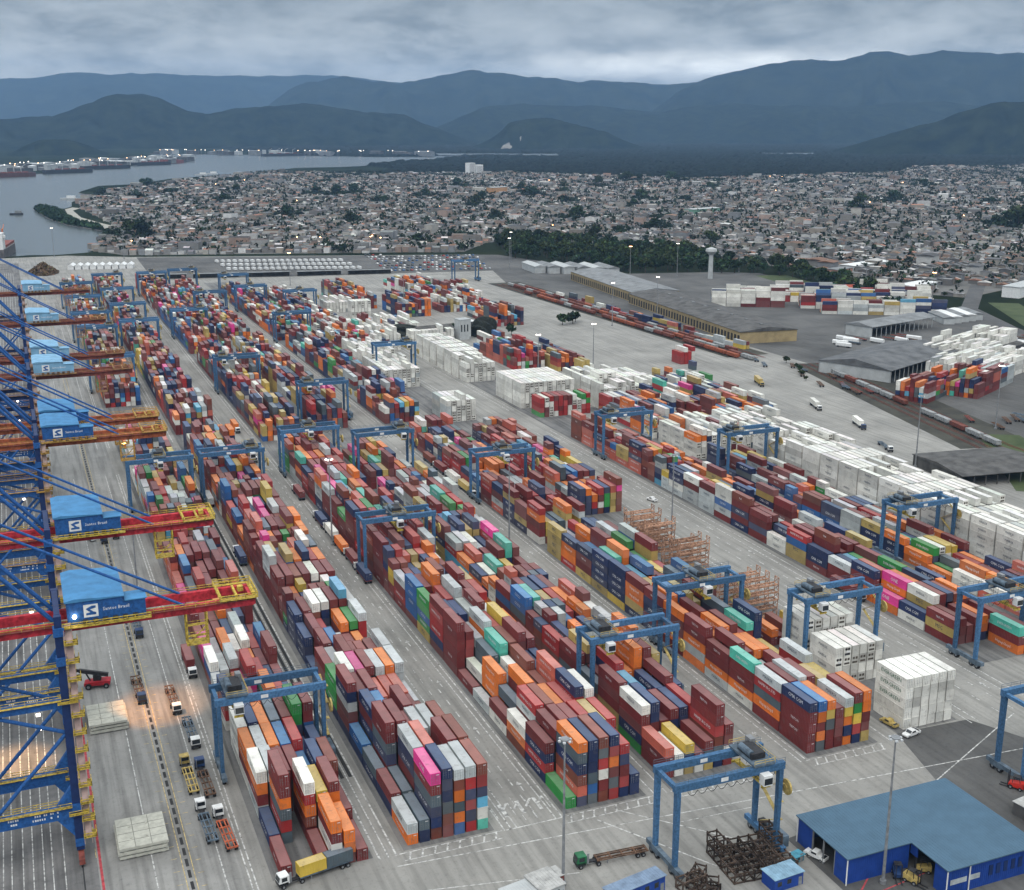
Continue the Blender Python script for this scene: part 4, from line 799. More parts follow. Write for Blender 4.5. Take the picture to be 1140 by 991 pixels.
# ------------------------------------------------------------------ quay cranes
def rail_line(b, p, q, h=1.1, step=2.2, mi=0, r=.05):
    p, q = Vector(p), Vector(q); n = max(1, int((q-p).length/step))
    for zz in (h, h*.5): b.bar(p+Vector((0,0,zz)), q+Vector((0,0,zz)), r*2, r*2, mi)
    for i in range(n+1): c = p+(q-p)*i/n; b.bar(c, c+Vector((0,0,h)), r*1.6, r*1.6, mi)
def make_sts(kind):
    """local X: 0 at the landside rail, minus towards the river; local Y along the quay, frames at -8 and +8"""
    blue, roof = (M_BLUED, M_PALEB) if kind == 'old' else (M_BLUE, M_ROOFB); body = M_PALEB if kind == 'old' else M_BLUE
    red = {'new':M_RED, 'mid':mat('girder_orange_brown', (.38,.10,.04), .7, var=.35, scale=.8), 'old':M_RUST}[kind]
    YEL = {'new':M_YEL,'mid':mat('rail_dull_orange', (.46,.27,.06), .7, var=.35, scale=1.2)}[kind] if kind != 'old' else mat('rusty_rail', (.30, .16, .06), .7, var=.3, scale=.9)
    root = thing('quay_crane', 'quay crane', 'quay crane', group='ship to shore cranes along the quay')
    for x in (0, -30.5):
        for y in (-8, 8):
            b = MB(); b.bar((x,y,2.6), (x,y,58 if x else 57), 1.7, 1.5, 0, 1.5, 1.3); lg = b.build('leg', M_BLUED if x == 0 else blue, root)
            if x == 0 and y < 0:
                w = MB()     # stair tower and landings on the landside leg
                for k, z in enumerate(np.arange(5.5, 52, 4.1)):
                    w.box(.9, 3.5, y-1.5, y+1.5, z, z+.22); rail_line(w, (3.5,y-1.5,z), (3.5,y+1.5,z), r=.08); rail_line(w, (.9,y-1.5,z), (3.5,y-1.5,z), r=.08); 
                    w.bar((1.9,y-1.0,z+.3), (1.9,y+1.0,z+4.1), 1.3, .3, 1)
                for xx, yy in ((.95,-1.2),(2.55,-1.2),(2.55,1.2)): w.box(xx-.06,xx+.06,y+yy-.06,y+yy+.06,4,54, 1)
                w.build('stair_tower', [YEL, mat('stair_pink_grey', (.42,.30,.27), .7)], lg)
            k = MB()
            for z in (13.0, 47, 53.6): k.box(x-1.1, x+1.1, y-1.15, y+1.15, z-.9, z+.9)
            k.box(x-.95, x+.95, y-1.0, y+1.0, 3.6, 5.4); k.build('leg_joint', M_BLUE, lg)
            p = MB()
            for z in (11.6, 37.8): p.box(x-1.6, x+2.4, y-1.9, y+1.5, z, z+.12); rail_line(p, (x-1.6,y-1.9,z), (x+2.4,y-1.9,z)); rail_line(p, (x+2.4,y-1.9,z), (x+2.4,y+1.5,z))
            p.build('landing', YEL, lg)
            b = MB(); b.box(x-.6,x+.6,y-4,y+4,.9,2.2)
            for q in (-3.2,-1.2,1.2,3.2): b.tube((x-.25,y+q,.55), (x+.25,y+q,.55), .5, 12, 1)
            b.build('wheel_bogie', [M_RUST, M_DARK], root)
    for y in (-8, 8):
        b = MB(); b.box(-30, -.5, y-.75, y+.75, 10.6, 13.4)
        b.extr([(-.8,10.7),(-4.2,10.7),(-.8,6.0)], 'y', y-.6, y+.6); b.extr([(-.8,13.3),(-4.2,13.3),(-.8,18.0)], 'y', y-.6, y+.6)
        pb = b.build('portal_beam', M_BLUE, root)
        w = MB(); w.box(-29,-.9,y-1.5,y-.77,13.42,13.5); rail_line(w, (-29,y-1.5,13.5), (-.9,y-1.5,13.5)); rail_line(w, (-29,y+.7,13.42), (-.9,y+.7,13.42)); w.build('walkway', YEL, pb)
        if y < 0:
            t = MB(); rg = random.Random(3)
            for row in (0, 1):
                for x0, nn in ((-13.8,5),(-9.0,7),(-5.4,4)):
                    for q in range(nn): 
                        xx = x0+q*.46
                        if rg.random() < .85: t.box(xx, xx+rg.uniform(.2,.36), y-.757, y-.753, 12.35-row*.95, 12.35-row*.95+.45)
            t.build('lettering', M_TEXT, pb)
        b = MB(); b.box(-30,-.5,y-.6,y+.6,36.6,38.4); ub = b.build('upper_beam', blue, root)
        w = MB(); rail_line(w, (-29,y-.8,38.4), (-.9,y-.8,38.4)); w.box(-29,-.9,y-1.3,y-.62,38.3,38.4); w.build('walkway', YEL, ub)
        for p, q in (((-.4,y,30.5),(-16,y,13.6)), ((-.4,y,30.5),(-15,y,36.8)), ((-30,y,30.5),(-16,y,13.6)), ((-30,y,30.5),(-15,y,36.8))):
            b = MB(); b.tube(p, q, .42, 10); b.build('diagonal_brace', M_BLUE, root)
    for x in (0, -30.5):
        for z in (3.3, 45.5, 56.2): b = MB(); b.box(x-.6,x+.6,-7.2,7.2,z-.8,z+.8); b.build('cross_beam', M_BLUED, root)
    for y in (-3.6, 3.6):
        b = MB(); b.box(-62, 41, y-.55, y+.55, 51.6, 53.7); g = b.build('girder', red, root)
        s = -1 if y < 0 else 1
        w = MB(); w.box(-60, 41.5, *sorted((y+s*.56, y+s*1.35)), 53.2, 53.3, 1); rail_line(w, (-60,y+s*1.35,53.3), (41.5,y+s*1.35,53.3), step=2.2, r=.055)
        w.build('walkway', [YEL, M_RUST], g)
    b = MB(); b.box(40.2,41.4,-4.2,4.2,51.8,53.6,0); b.box(33.5,41.8,-5.4,-4.3,53.75,53.87,1); b.box(33.5,41.8,4.3,5.4,53.75,53.87,1); b.box(40.9,41.8,-4.3,4.3,53.75,53.87,1)
    for p, q in (((33.5,-5.4),(41.8,-5.4)),((41.8,-5.4),(41.8,5.4)),((33.5,5.4),(41.8,5.4)),((33.5,-5.4),(33.5,5.4))): rail_line(b, (*p,53.9), (*q,53.9), mi=1, r=.08)
    for x in (34, 37.5, 41.4): b.bar((x,-3.4,53.8), (x,3.4,53.8), .5, .5, 1)
    b.box(38.2,39.4,-.7,.7,53.9,55.0,1); b.build('end_platform', [red, YEL], root)
    b = MB()     # maintenance basket hung under the end of the girder
    for x in (26.2, 30.6):
        for y in (-4.6, -1.6): b.bar((x,y,51.8), (x,y,44.4), .28, .28)
    for z in (44.4, 46.4, 49): 
        b.box(26.0,30.8,-4.8,-3.9,z,z+.12) if z > 45 else b.box(26.0,30.8,-4.8,-1.4,z,z+.16); rail_line(b, (26,-4.8,z), (30.8,-4.8,z), r=.045); rail_line(b, (30.8,-4.8,z), (30.8,-1.4,z), r=.045)
    b.bar((26.2,-4.6,44.4), (30.6,-4.6,49), .2, .2); b.build('service_basket', YEL, root)
    # machinery house
    b = MB(); b.box(2.0, 13.2, -6.9, 11.0, 54.1, 59.0, 0); b.box(13.2, 17.8, -6.9, -2.4, 54.1, 57.9, 0)
    h = b.build('machinery_house', body, root)
    b = MB(); b.extr([(1.6,59.003),(13.6,59.003),(13.6,59.15),(3.6,59.75),(1.6,59.35)], 'y', -7.2, 11.4); b.box(13.603, 18.1, -7.2, -2.1, 57.903, 58.1); b.build('roof', roof, h)
    b = MB(); b.box(13.25,13.9,3.2,4.4,54.2,56.6); b.box(13.25,14.1,-1.4,-.4,54.4,57); b.box(13.21,13.6,-1.2,-.2,57.0,58.6); b.build('vent', M_BLUED, h)
    b = MB(); b.box(.8,18.6,-8.6,-6.95,53.9,54.05,0); rail_line(b, (.8,-8.6,54.0), (18.6,-8.6,54.0), step=1.5, r=.08)
    for x in (5,7,9,11,13,15): b.box(x,x+1.0,-7.9,-7.0,54.06,55.0,1)
    b.build('house_walkway', [YEL, M_DARK], h)
    b = MB(); b.box(5.3,8.2,-6.912,-6.903,55.3,58.1,0)          # white square emblem with a blue wave, name beside it
    e = b.build('emblem_plate', M_WHITE, h)
    b = MB(); W_ = [(5.75,55.75),(7.75,55.75),(7.75,56.25),(7.2,56.45),(6.6,57.0),(7.75,57.25),(7.75,57.75),(6.9,57.75),(5.75,57.2),(5.95,56.9),(6.6,56.35),(5.75,56.2)]
    b.extr(W_, 'y', -6.916, -6.9125); b.build('emblem_mark', M_BLUE, e)
    letters_obj('Santos Brasil', 1.05, M_TEXT, Matrix.Translation((11.8,-6.906,56.7)) @ FRONT, h)
    # stays and A-frame
    for y in (-3.6, 3.6):
        b = MB(); b.tube((-22,y,82), (26,y,53.6), .30, 8); b.build('back_stay', M_BLUE, root)
        b = MB(); b.tube((-22,y,79.5), (-.6,y,54), .5, 8); b.build('frame_diagonal', M_BLUE, root)
        b = MB(); b.bar((-22,y,82.5), (-30.5,y*2.2,57.5), 1.2); b.build('apex_leg', M_BLUE, root)
        b = MB(); b.tube((-23,y,82), (-58,y,53.7), .30, 8); b.build('fore_stay', M_BLUE, root)
    b = MB(); b.bar((-22,-4.4,82), (-22,4.4,82), 1.3); b.build('apex_beam', M_BLUE, root)
    b = MB()     # trolley with cab and spreader, out over the river
    b.box(-19,-13,-4.4,4.4,53.8,55.2,0); b.box(-18,-15,-2.9,-1.1,47.8,50.4,1)
    for y in (-2,2): b.tube((-16,y,53.8), (-16,y,27), .06, 5, 2)
    b.box(-17.2,-14.8,-6,6,26,27,3); b.build('trolley', [M_GREY, M_WHITE, M_DARK, YEL], root)
    lp = MB(); lp.box(-6,-5.2,-8.95,-8.5,35.7,36.2,0); lp.box(-18.4,-17.6,-8.95,-8.5,35.7,36.2,0); lp.build('work_lamp', M_LAMPX, root)
    return root
sts_new = make_sts('new'); sts_old = make_sts('old'); sts_mid = make_sts('mid')
STS = [(259,'new','nearest big blue quay crane with red girder, cut by the left edge'),(318.5,'new','second blue quay crane from the viewer, white emblem on its house'),(421,'mid','third quay crane, glaring lamp under the white emblem'),(444,'mid','fourth quay crane, its blue house just behind the third'),
       (538,'old','fifth quay crane, pale blue house with white emblem and rusty girder'),(577,'old','sixth quay crane, pale blue house close behind the fifth'),(684,'old','seventh quay crane, small pale blue house with rusty girder'),(811,'old','farthest quay crane, pale blue house beside the scrap heap')]
seen = set()
for Y, k, lab in STS:
    src = {'new':sts_new,'mid':sts_mid,'old':sts_old}[k]
    if k not in seen: src.location = (1, Y, .1); tag(src, lab); seen.add(k)
    else: copy_tree(src, lab, (1, Y, .1))
# lit work lights of the nearest cranes: real lamps, warm pools on the apron and the quay
for i, (x, y, z, e, c) in enumerate(((16,309,36,60000,(1,.40,.09)),(-12,298,30,60000,(1,.55,.22)),(30,440,46,9000,(1,.7,.5)))):
    ld = bpy.data.lights.new('crane_work_light', 'SPOT'); ld.energy = e; ld.color = c; ld.spot_size = R(44); ld.spot_blend = .8; ld.shadow_soft_size = .5
    lo = bpy.data.objects.new('crane_work_light', ld); COL.objects.link(lo); lo.location = (x, y, z); lo.rotation_euler = (R(4), R(-22) if i == 0 else 0, 0)
    if i == 0: lo.rotation_euler = (Vector((24.5,318,0))-Vector((x,y,z))).to_track_quat('-Z','Y').to_euler()
def lit(name, label, loc, r, m):
    me = bpy.data.meshes.new(name); bm = bmesh.new(); bmesh.ops.create_uvsphere(bm, u_segments=12, v_segments=8, radius=r); bm.to_mesh(me); bm.free(); me.materials.append(m); return tag(obj(name, me, None, loc), label, 'lamp')
lit('flood_lamp', 'round lit floodlight on the blue house of the nearest quay crane', (4.4,251.7,56), .42, M_LAMP)
lit('flood_lamp', 'bright lamp glowing under the portal of the nearest quay crane', (-5.5,301,8), .55, M_LAMP)

# ------------------------------------------------------------------ rubber tyred yard gantries
SPAN = 25.4
def make_rtg():
    root = thing('yard_gantry', 'gantry', 'yard gantry', group='blue gantry cranes over the container blocks')
    for x in (0, SPAN):
        sl = MB(); sl.box(x-.55,x+.55,-3.2,11.7,1.5,2.6); sl = sl.build('sill_beam', M_RTG if x else M_RTGD, root)
        for y in (0, 8.5):
            b = MB(); b.bar((x,y,2.5), (x,y,20.2), .85, 1.15, 0, 1.0, 1.4); b.build('leg', M_RTG, root)
            b = MB(); b.box(x-.5,x+.5,y-1.9,y+1.9,1.0,1.5); b.build('wheel_yoke', M_RTGD, root)
            for q in (-1.15, 1.15):
                b = MB(); b.tube((x-.42,y+q,.8), (x+.42,y+q,.8), .8, 14, 0); b.tube((x-.45,y+q,.8), (x+.45,y+q,.8), .36, 10, 1); b.build('wheel', [M_TYRE, M_GREY], root)
        b = MB(); b.box(x-.45,x+.45,.6,7.9,20.3,21.2); b.build('end_tie', M_RTG, root)
    for y in (0, 8.5):
        b = MB(); b.box(-.9,SPAN+.9,y-.62,y+.62,20.2,21.9); g = b.build('girder', M_RTG, root)
        w = MB(); s = -1 if y == 0 else 1; rail_line(w, (-.8,y+s*.55,21.9), (SPAN+.8,y+s*.55,21.9), step=3, r=.035); w.build('handrail', M_RTGD, g)
        w = MB(); w.box(SPAN*.40,SPAN*.47,y-.635,y-.625,20.6,21.5); w.build('sign_plate', M_WHITE, g)
    b = MB()     # hanging cable loops under the front girder
    for k in range(9):
        x = 2+k*2.4; pts_ = [(x+2.4*i/5, -.75, 20.1-1.1*math.sin(math.pi*i/5)) for i in range(6)]
        for p, q in zip(pts_, pts_[1:]): b.bar(p, q, .09, .09)
    b.build('cable_loops', M_DARK, root)
    b = MB(); b.box(SPAN+.6,SPAN+2.4,-1.5,4.5,1.3,4.0,0); b.box(SPAN+.7,SPAN+2.2,5,8,1.4,3.2,1); b.build('engine_box', [M_RTGD, M_DARK], root)
    b = MB()
    for k in range(4):
        z = 3+k*4.4; b.bar((SPAN+1.0,.5 if k % 2 else 7.5,z), (SPAN+1.0,7.5 if k % 2 else .5,z+4.3), .8, .1); b.box(SPAN+.5,SPAN+1.5,0,1.2,z+4.25,z+4.4)
    b.build('stairs', M_TAN, root)
    b = MB(); b.tube((SPAN+1.6,-.3,15.5), (SPAN+2.0,-.3,15.5), 1.8, 14); b.tube((SPAN+1.4,-.3,15.5), (SPAN+2.2,-.3,15.5), .5, 10); b.build('cable_reel', M_TAN, root)
    return root
def make_trolley(tx, drop):
    t = []
    b = MB(); b.box(tx-2.6,tx+2.6,-.9,9.4,22.15,22.6,0); b.box(tx-1.8,tx+1.6,1.5,7.2,22.6,24.0,1); b.tube((tx-1.4,2.2,23.6), (tx-1.4,6.6,23.6), .8, 12, 0); b.box(tx+1.0,tx+2.3,6.5,8.6,22.6,24.6,2)
    rail_line(b, (tx-2.6,-.9,22.6), (tx+2.6,-.9,22.6), mi=3, r=.05); rail_line(b, (tx-2.6,9.4,22.6), (tx+2.6,9.4,22.6), mi=3, r=.05); rail_line(b, (tx+2.6,-.9,22.6), (tx+2.6,9.4,22.6), mi=3, r=.05)
    t.append(('trolley', b, [M_RTGD, M_DARK, M_GREY, M_TAN]))
    b = MB(); b.box(tx-1.0,tx+1.2,-2.4,-.5,18.2,20.6,0); b.box(tx-.9,tx+1.1,-2.46,-2.38,18.5,20.0,1); t.append(('operator_cab', b, [M_WHITE, M_GLASS]))
    b = MB()
    for x, y in ((-.9,1.2),(.9,1.2),(-.9,7.3),(.9,7.3)): b.tube((tx+x,y,22.1), (tx+x,y,drop+.9), .05, 5)
    t.append(('hoist_ropes', b, [M_DARK]))
    b = MB(); b.box(tx-1.1,tx+1.1,-1.8,-1.4,drop,drop+.5); b.box(tx-1.1,tx+1.1,10.0,10.4,drop,drop+.5); b.box(tx-.5,tx+.5,-1.4,10.0,drop+.1,drop+.6); b.box(tx-.9,tx+.9,2.5,6.2,drop+.6,drop+1.1); t.append(('spreader', b, [M_YEL]))
    return [(nm, bb.build(nm, ms)) for nm, bb, ms in t]
TROL = {}
for key, (tx, dr) in {'l':(4.5,17.2),'m':(12.5,16.6),'r':(20.8,17.5)}.items():
    TROL[key] = [(nm, o_.data) for nm, o_ in make_trolley(tx, dr)]
    for nm, o_ in [(o_.name, o_) for o_ in list(COL.objects) if o_.parent is None and o_.name.split('.')[0] in ('trolley','operator_cab','hoist_ropes','spreader')]: bpy.data.objects.remove(o_)
rtg0 = make_rtg(); first = True
BL3 = {'A':34.9,'B':64.6,'C':104.0,'D':133.6,'E':171.2,'F':203.6,'G':250.9,'H':287.2}
RTGS = [('A',271.6,'l','over the front of the block nearest the quay'),('-',117.6,196.2,'r','standing empty in the foreground over the pile of rusty frames'),('D',269.6,'l','over the front of the fourth block from quay'),('E',295,'m','over the fifth block from quay, left of the flat rack piles'),('F',271.2,'l','over the white boxes of the sixth block'),('G',252.9,'m','cut by the right edge, at the front of the seventh block'),
        ('-',213.6,196,'m','in the bottom right corner beyond the blue roofed workshop'),('H',332.6,'l','before the white container wall, over the eighth block'),('C',390.5,'m','over the third block from quay, first one from the front'),('H',447,'l','over the eighth block beside the far white boxes'),('E',457,'m','over the fifth block from quay, second one from the front'),('G',499,'l','over the far end of the seventh block'),('A',500,'m','over the block nearest the quay, second one from the front'),('B',500.5,'r','over the second block from quay, nearest one'),
        ('D',508,'r','over the gap in the fourth block from quay'),('C',527,'m','over the third block from quay, second one from the front'),('D',623,'l','over the fourth block beyond the cross road'),('C',715,'l','over the third block from quay, far beyond the cross road'),('F',722,'r','over the far white boxes of the sixth block'),('A',745,'m','over the short far stack beside the quay cranes'),('A',860,'r','over the far end of the block nearest the quay'),('B',880,'m','over the far half of the second block from quay'),('C',918,'r','in the distance over the third block from quay'),('E',872,'l','in the distance over the fifth block from quay'),('E',1035,'m','farther off over the fifth block, before the parked vehicles'),('D',1010,'l','in the distance over the fourth block from quay'),('A',1020,'m','far off over the end of the block nearest the quay'),('B',1060,'l','far off over the end of the second block'),('C',1165,'m','at the far end of the third block, before the vehicle park'),('D',1178,'r','at the far end of the fourth block, before the vehicle park'),('A',930,'r','farther along the block nearest the quay'),('A',1110,'l','near the far end of the block nearest the quay'),('B',965,'m','farther along the second block from quay'),('B',1165,'r','at the very end of the second block'),('E',1120,'l','at the far end of the fifth block, before the vehicle park'),('-',408,1150,'m','alone on the far yard near the parked cars'),('F',990,'m','in the distance over the sixth block')]
TRL = []
for r in RTGS:
    if r[0] == '-': x, y, k, wh = r[1:]
    else: x, y, k, wh = BL3[r[0]], *r[1:]
    if first: o = rtg0; o.location = (x,y,.12); first = False
    else: o = copy_tree(rtg0, None, (x,y,.12))
    TRL.append((o, k)); tag(o, 'blue yard gantry '+wh)

for o, k in TRL:
    for nm, me in TROL[k]: obj(nm, me, o)
# ------------------------------------------------------------------ light masts
def make_mast(h, lampm):
    root = thing('light_mast', 'mast', 'light mast', group='floodlight masts of the yard')
    b = MB(); b.tube((0,0,0), (0,0,.8), .7, 12); b.tube((0,0,.8), (0,0,h), .36, 10, 0, .16); b.build('pole', M_GREY, root)
    b = MB(); b.tube((0,0,h-.1), (0,0,h+.2), 1.0, 12); hd = b.build('lamp_head', M_GREY, root)
    b = MB()
    for i in range(6): t = i*math.pi/3; x, y = 1.2*math.cos(t), 1.2*math.sin(t); b.box(x-.25,x+.25,y-.25,y+.25,h-.35,h-.02)
    b.build('lamps', lampm, hd); return root
M_OFF = mat('lamp_glass_off', (.55,.57,.58), .3)
m_off, m_lit, m_sod = make_mast(34, M_OFF), make_mast(34, M_LAMPX), make_mast(32, M_LAMPO)
MS = [(94.4,202.5,m_off,'in the foreground between the office huts and the green truck'),(157.3,177.5,m_off,'in front of the blue roofed workshop'),(164,404,m_off,'between the fourth and fifth blocks'),(101.6,429.5,m_lit,'in the lane left of the third block'),(223.6,385.2,m_off,'beside the piles of flat racks'),(331.3,675.5,m_lit,'beside the tan boxes on the open concrete'),(380.3,432.5,m_off,'behind the white container wall'),(500.8,1233,m_lit,'beyond the yard before the tree belt'),(720,1117,m_off,'behind the water tower'),(725,822,m_sod,'with orange light at the road bend'),(757,952,m_off,'at the road beside the tree belt'),(283.4,652.1,m_lit,'between the white boxes and the red stack'),(295.5,959.7,m_off,'beside the orange stack in the far yard'),(467.8,474.5,m_lit,'beside the railway near the rusty boxes'),(25.9,375.3,m_off,'on the apron between the quay cranes'),(484,870,m_lit,'before the yellow warehouse'),(433,850,m_lit,'at the railway sidings'),(250,1190,m_sod,'at the far end of the yard'),(530,1300,m_lit,'beside the vehicle park'),(45,1560,m_lit,'at the far tip of the quay'),(120,1500,m_off,'beside the white tents'),(590,1120,m_sod,'behind the warehouse under the trees'),(640,1110,m_lit,'right of the sodium lit mast under the trees')]
used = set()
for x, y, src, wh in MS:
    if id(src) not in used: o = src; o.location = (x,y,.1); used.add(id(src))
    else: o = copy_tree(src, None, (x,y,.1))
    tag(o, 'tall slender grey light mast '+wh)

# ------------------------------------------------------------------ vehicles
def wheel(b, x, y, r, w, mi=0):
    b.tube((x-w/2,y,r), (x+w/2,y,r), r, 14, mi); b.tube((x-w/2-.02,y,r), (x+w/2+.02,y,r), r*.5, 10, mi+1)
def wheel_obj(root, x, y, r=.52, w=.5):
    b = MB(); wheel(b, x, y, r, w); return b.build('wheel', [M_TYRE, M_GREY], root)
def make_tractor(cabm, name='terminal_tractor'):
    """local +Y is forward; the coupling is at y = 0"""
    root = thing(name, 'tractor', 'tractor'); 
    b = MB(); b.box(-.5,.5,-.9,5.0,.75,1.05); b.box(-1.15,1.15,3.2,5.3,.8,1.5); b.box(-.6,.6,-.7,.5,1.05,1.25); b.build('chassis', M_DARK, root)
    b = MB(); b.extr([(3.0,1.1),(5.2,1.1),(5.3,1.6),(5.0,2.95),(3.0,3.0)], 'x', -1.15, 1.15); c = b.build('cab', cabm, root)
    b = MB(); b.extr([(5.33,1.75),(5.07,2.8),(5.04,2.8),(5.29,1.75)], 'x', -1.0, 1.0); b.box(-1.165,-1.155,3.5,4.7,1.8,2.75); b.box(1.155,1.165,3.5,4.7,1.8,2.75); b.box(-.95,.95,2.985,2.995,1.8,2.75); b.build('window', M_GLASS, c)
    b = MB(); b.box(-.95,-.85,2.4,2.9,1.0,3.4); b.build('exhaust_pipe', M_GREY, root)
    for x in (-.95,.95): wheel_obj(root, x, 4.3)
    for x in (-.95,.95): wheel_obj(root, x, .2, .52, .7)
    return root
def make_trailer(m):
    root = thing('skeletal_trailer', 'trailer', 'trailer'); b = MB()
    for x in (-.5,.5): b.box(x-.12,x+.12,-11.6,.6,1.15,1.5)
    for y in (-11.4,-8.6,-5.6,-2.8,.3): b.box(-1.2,1.2,y-.18,y+.18,1.2,1.48)
    for x in (-1.15,1.15): b.box(x-.08,x+.08,-11.6,.6,1.22,1.42)
    b.build('frame', m, root)
    for x in (-.9,.9):
        for y in (-10.4,-9.1): wheel_obj(root, x, y, .52, .7)
    b = MB(); b.box(-.7,-.5,-2.2,-2.0,0,1.2); b.box(.5,.7,-2.2,-2.0,0,1.2); b.build('landing_leg', M_GREY, root); return root
TRm = {'w':M_WHITE,'y':M_TAN,'b':mat('navy_cab',(.02,.05,.14),.4),'o':M_ORANGE,'g':mat('green_cab',(.02,.14,.06),.4)}
TRo = {}; TLo = {}
def put(cache, key, make, lab, cat, x, y, rz, group):
    if key not in cache: o = cache[key] = make(); o.location = (x,y,.12); o.rotation_euler = (0,0,rz); tag(o, lab, cat, group)
    else: o = copy_tree(cache[key], lab, (x,y,.12), rz); o['group'] = group
    return o
M_FRAME = {'r':M_RUST,'o':mat('frame_orange_red',(.45,.11,.05),.7,var=.3),'y':M_TAN,'d':M_RTGD,'n':mat('frame_brown',(.14,.08,.05),.8,var=.35)}
def rig(cab, fr, x, y, rz, wh, load=None):
    cn = {'w':'white','y':'sand yellow','b':'navy','o':'orange','g':'green'}[cab]; fn = {'r':'rusty red','o':'orange red','y':'sand yellow','d':'dark grey','n':'brown'}[fr]
    put(TRo, cab, lambda: make_tractor(TRm[cab]), f'{cn} terminal tractor {wh}', 'tractor', x, y, rz, 'terminal tractors'); 
    put(TLo, fr, lambda: make_trailer(M_FRAME[fr]), f"{'loaded' if load else 'empty'} {fn} trailer {wh}", 'trailer', x, y, rz, 'container trailers')
    if load:
        for ld_, off, ln in (((load, 5.5, L40),) if ' ' not in load else ((load.split()[0], 2.4, L20), (load.split()[1], 8.6, L20))):
            c = PI[ld_]; me, dm, dn = container_meshes(c, ln, 2.59, False); o = obj('shipping_container', me); d = Vector((math.sin(rz), -math.cos(rz)))*off
            o.location = (x+d.x, y+d.y, 1.64); o.rotation_euler = (0,0,rz); tag(o, f'{ld_} container riding on the trailer {wh}', 'container', 'containers on trailers'); obj(dn, dm, o)
PIh = math.pi
rig('b','n',20.8,326,PIh+.03,'under the orange light on the apron, at the dashed line')
rig('w','n',29.0,316,PIh+.02,'farthest in the apron queue by the nearest block')
rig('w','d',31.0,295,PIh+.02,'second in the apron queue, dark frame')
rig('y','y',27.3,279,.02,'parked in the apron queue, all sand yellow')
rig('b','n',30.6,276,.03,'right beside the sand yellow tractor')
rig('w','d',28.0,256.5,.04,'in front of the yellow tractor on the apron')
rig('w','o',31.4,252,.05,'nearest on the apron, bright orange red frame')
rig('w','r',36.2,337,PIh,'under the red girder beside the first block','maroon')
rig('b','d',24.8,372,PIh,'dark, far along the apron behind the house of the first crane')
rig('b','n',21.5,468,PIh,'dark brown, far on the apron below the fourth crane')
rig('b','d',26.0,472,PIh,'beside the dark brown rig far on the apron')
rig('w','d',43.6,225.0,R(90)+.18,'at the front edge of the first block','yellow slate')
rig('g','n',104.6,206.8,R(90)-.06,'standing in the foreground behind the office huts')
for i, (x, y, ld) in enumerate(((103.4,396,'navy'),(103.6,412,'maroon'),(103.4,428,'orange'),(103.7,444,'white'),(103.5,460,'navy'),(103.5,500,'maroon'))): rig('w','d' if i % 2 else 'r',x,y,0.0,f"{['first','second','third','fourth','fifth','last'][i]} in the queue left of the third block",ld)
for i, (x, y, ld) in enumerate(((172.4,470,'tan'),(172.6,486,'white'),(172.4,503,'maroon'),(172.5,520,'brown'))): rig('w','d',x,y,PIh,f"{['first','second','third','last'][i]} in the lane left of the fifth block",ld)
rig('w','r',66.2,505,0,'in the narrow lane under the second row of gantries','silver'); rig('w','d',66.2,430,0,'in the narrow lane right of the first block','navy')
rig('w','n',252.0,311,PIh,'at the left edge of the seventh block','maroon')
rig('b','d',404,503,PIh-.35,'driving beside the railway, blue cab','white'); rig('w','d',409,548,PIh-.35,'driving beside the railway, ahead of the blue cab','white'); rig('w','d',388,462,PIh-.35,'standing empty behind the white container wall'); rig('y','y',415,614,PIh-.35,'at the railway bend, all yellow','tan')
rig('w','d',89.4,612,0,'crossing between the far blocks','silver'); rig('w','r',98.5,620,PIh,'in the lane at the cross road','orange'); rig('w','d',96,560,PIh,'in the lane before the cross road','slate')
def make_car(bodym, pick):
    root = thing('pickup_truck' if pick else 'parked_car', 'car', 'car'); b = MB()
    prof = [(-2.65,.5),(2.6,.45),(2.68,.85),(2.5,1.05),(1.35,1.15),(.7,1.8),(-.65,1.82),(-.85,1.18),(-2.65,1.15)] if pick else [(-2.1,.4),(2.1,.4),(2.15,.8),(1.2,.95),(.5,1.45),(-1.2,1.45),(-1.95,.95),(-2.1,.9)]
    b.extr(prof, 'x', -.9, .9); bd = b.build('body', bodym, root); b = MB()
    if pick: b.extr([(1.36,1.2),(.78,1.76),(.74,1.76),(1.32,1.2)], 'x', -.76, .76); b.box(-.91,-.902,-.55,.75,1.22,1.68); b.box(.902,.91,-.55,.75,1.22,1.68); b.box(-.75,.75,-2.5,-1.0,1.152,1.165)
    else: b.extr([(1.15,1.0),(.55,1.42),(.5,1.42),(1.1,1.0)], 'x', -.76, .76); b.box(-.91,-.902,-1.3,.7,1.0,1.38); b.box(.902,.91,-1.3,.7,1.0,1.38)
    b.build('window', M_GLASS, bd)
    for x in (-.82,.82):
        for y in ((-1.65,1.7) if pick else (-1.35,1.35)): wheel_obj(root, x, y, .36, .25)
    return root
cw = make_car(M_WHITE, True); cw.location = (149.7,190.5,.12); cw.rotation_euler = (0,0,R(22)); tag(cw, 'white pickup parked between the empty gantry and the blue workshop', 'pickup')
copy_tree(cw, 'white pickup at the foot of the white container stack', (205.8,226.6,.12), R(100))
cy = make_car(M_TAN, True); cy.location = (204.2,233.5,.12); cy.rotation_euler = (0,0,R(8)); tag(cy, 'sand yellow pickup beside the white container stack', 'pickup')
copy_tree(cw, 'white pickup driving alone in the wide lane', (241,432.4,.12), R(15)); copy_tree(cw, 'white van parked on the apron under the third quay crane', (17,470,.12), R(20))
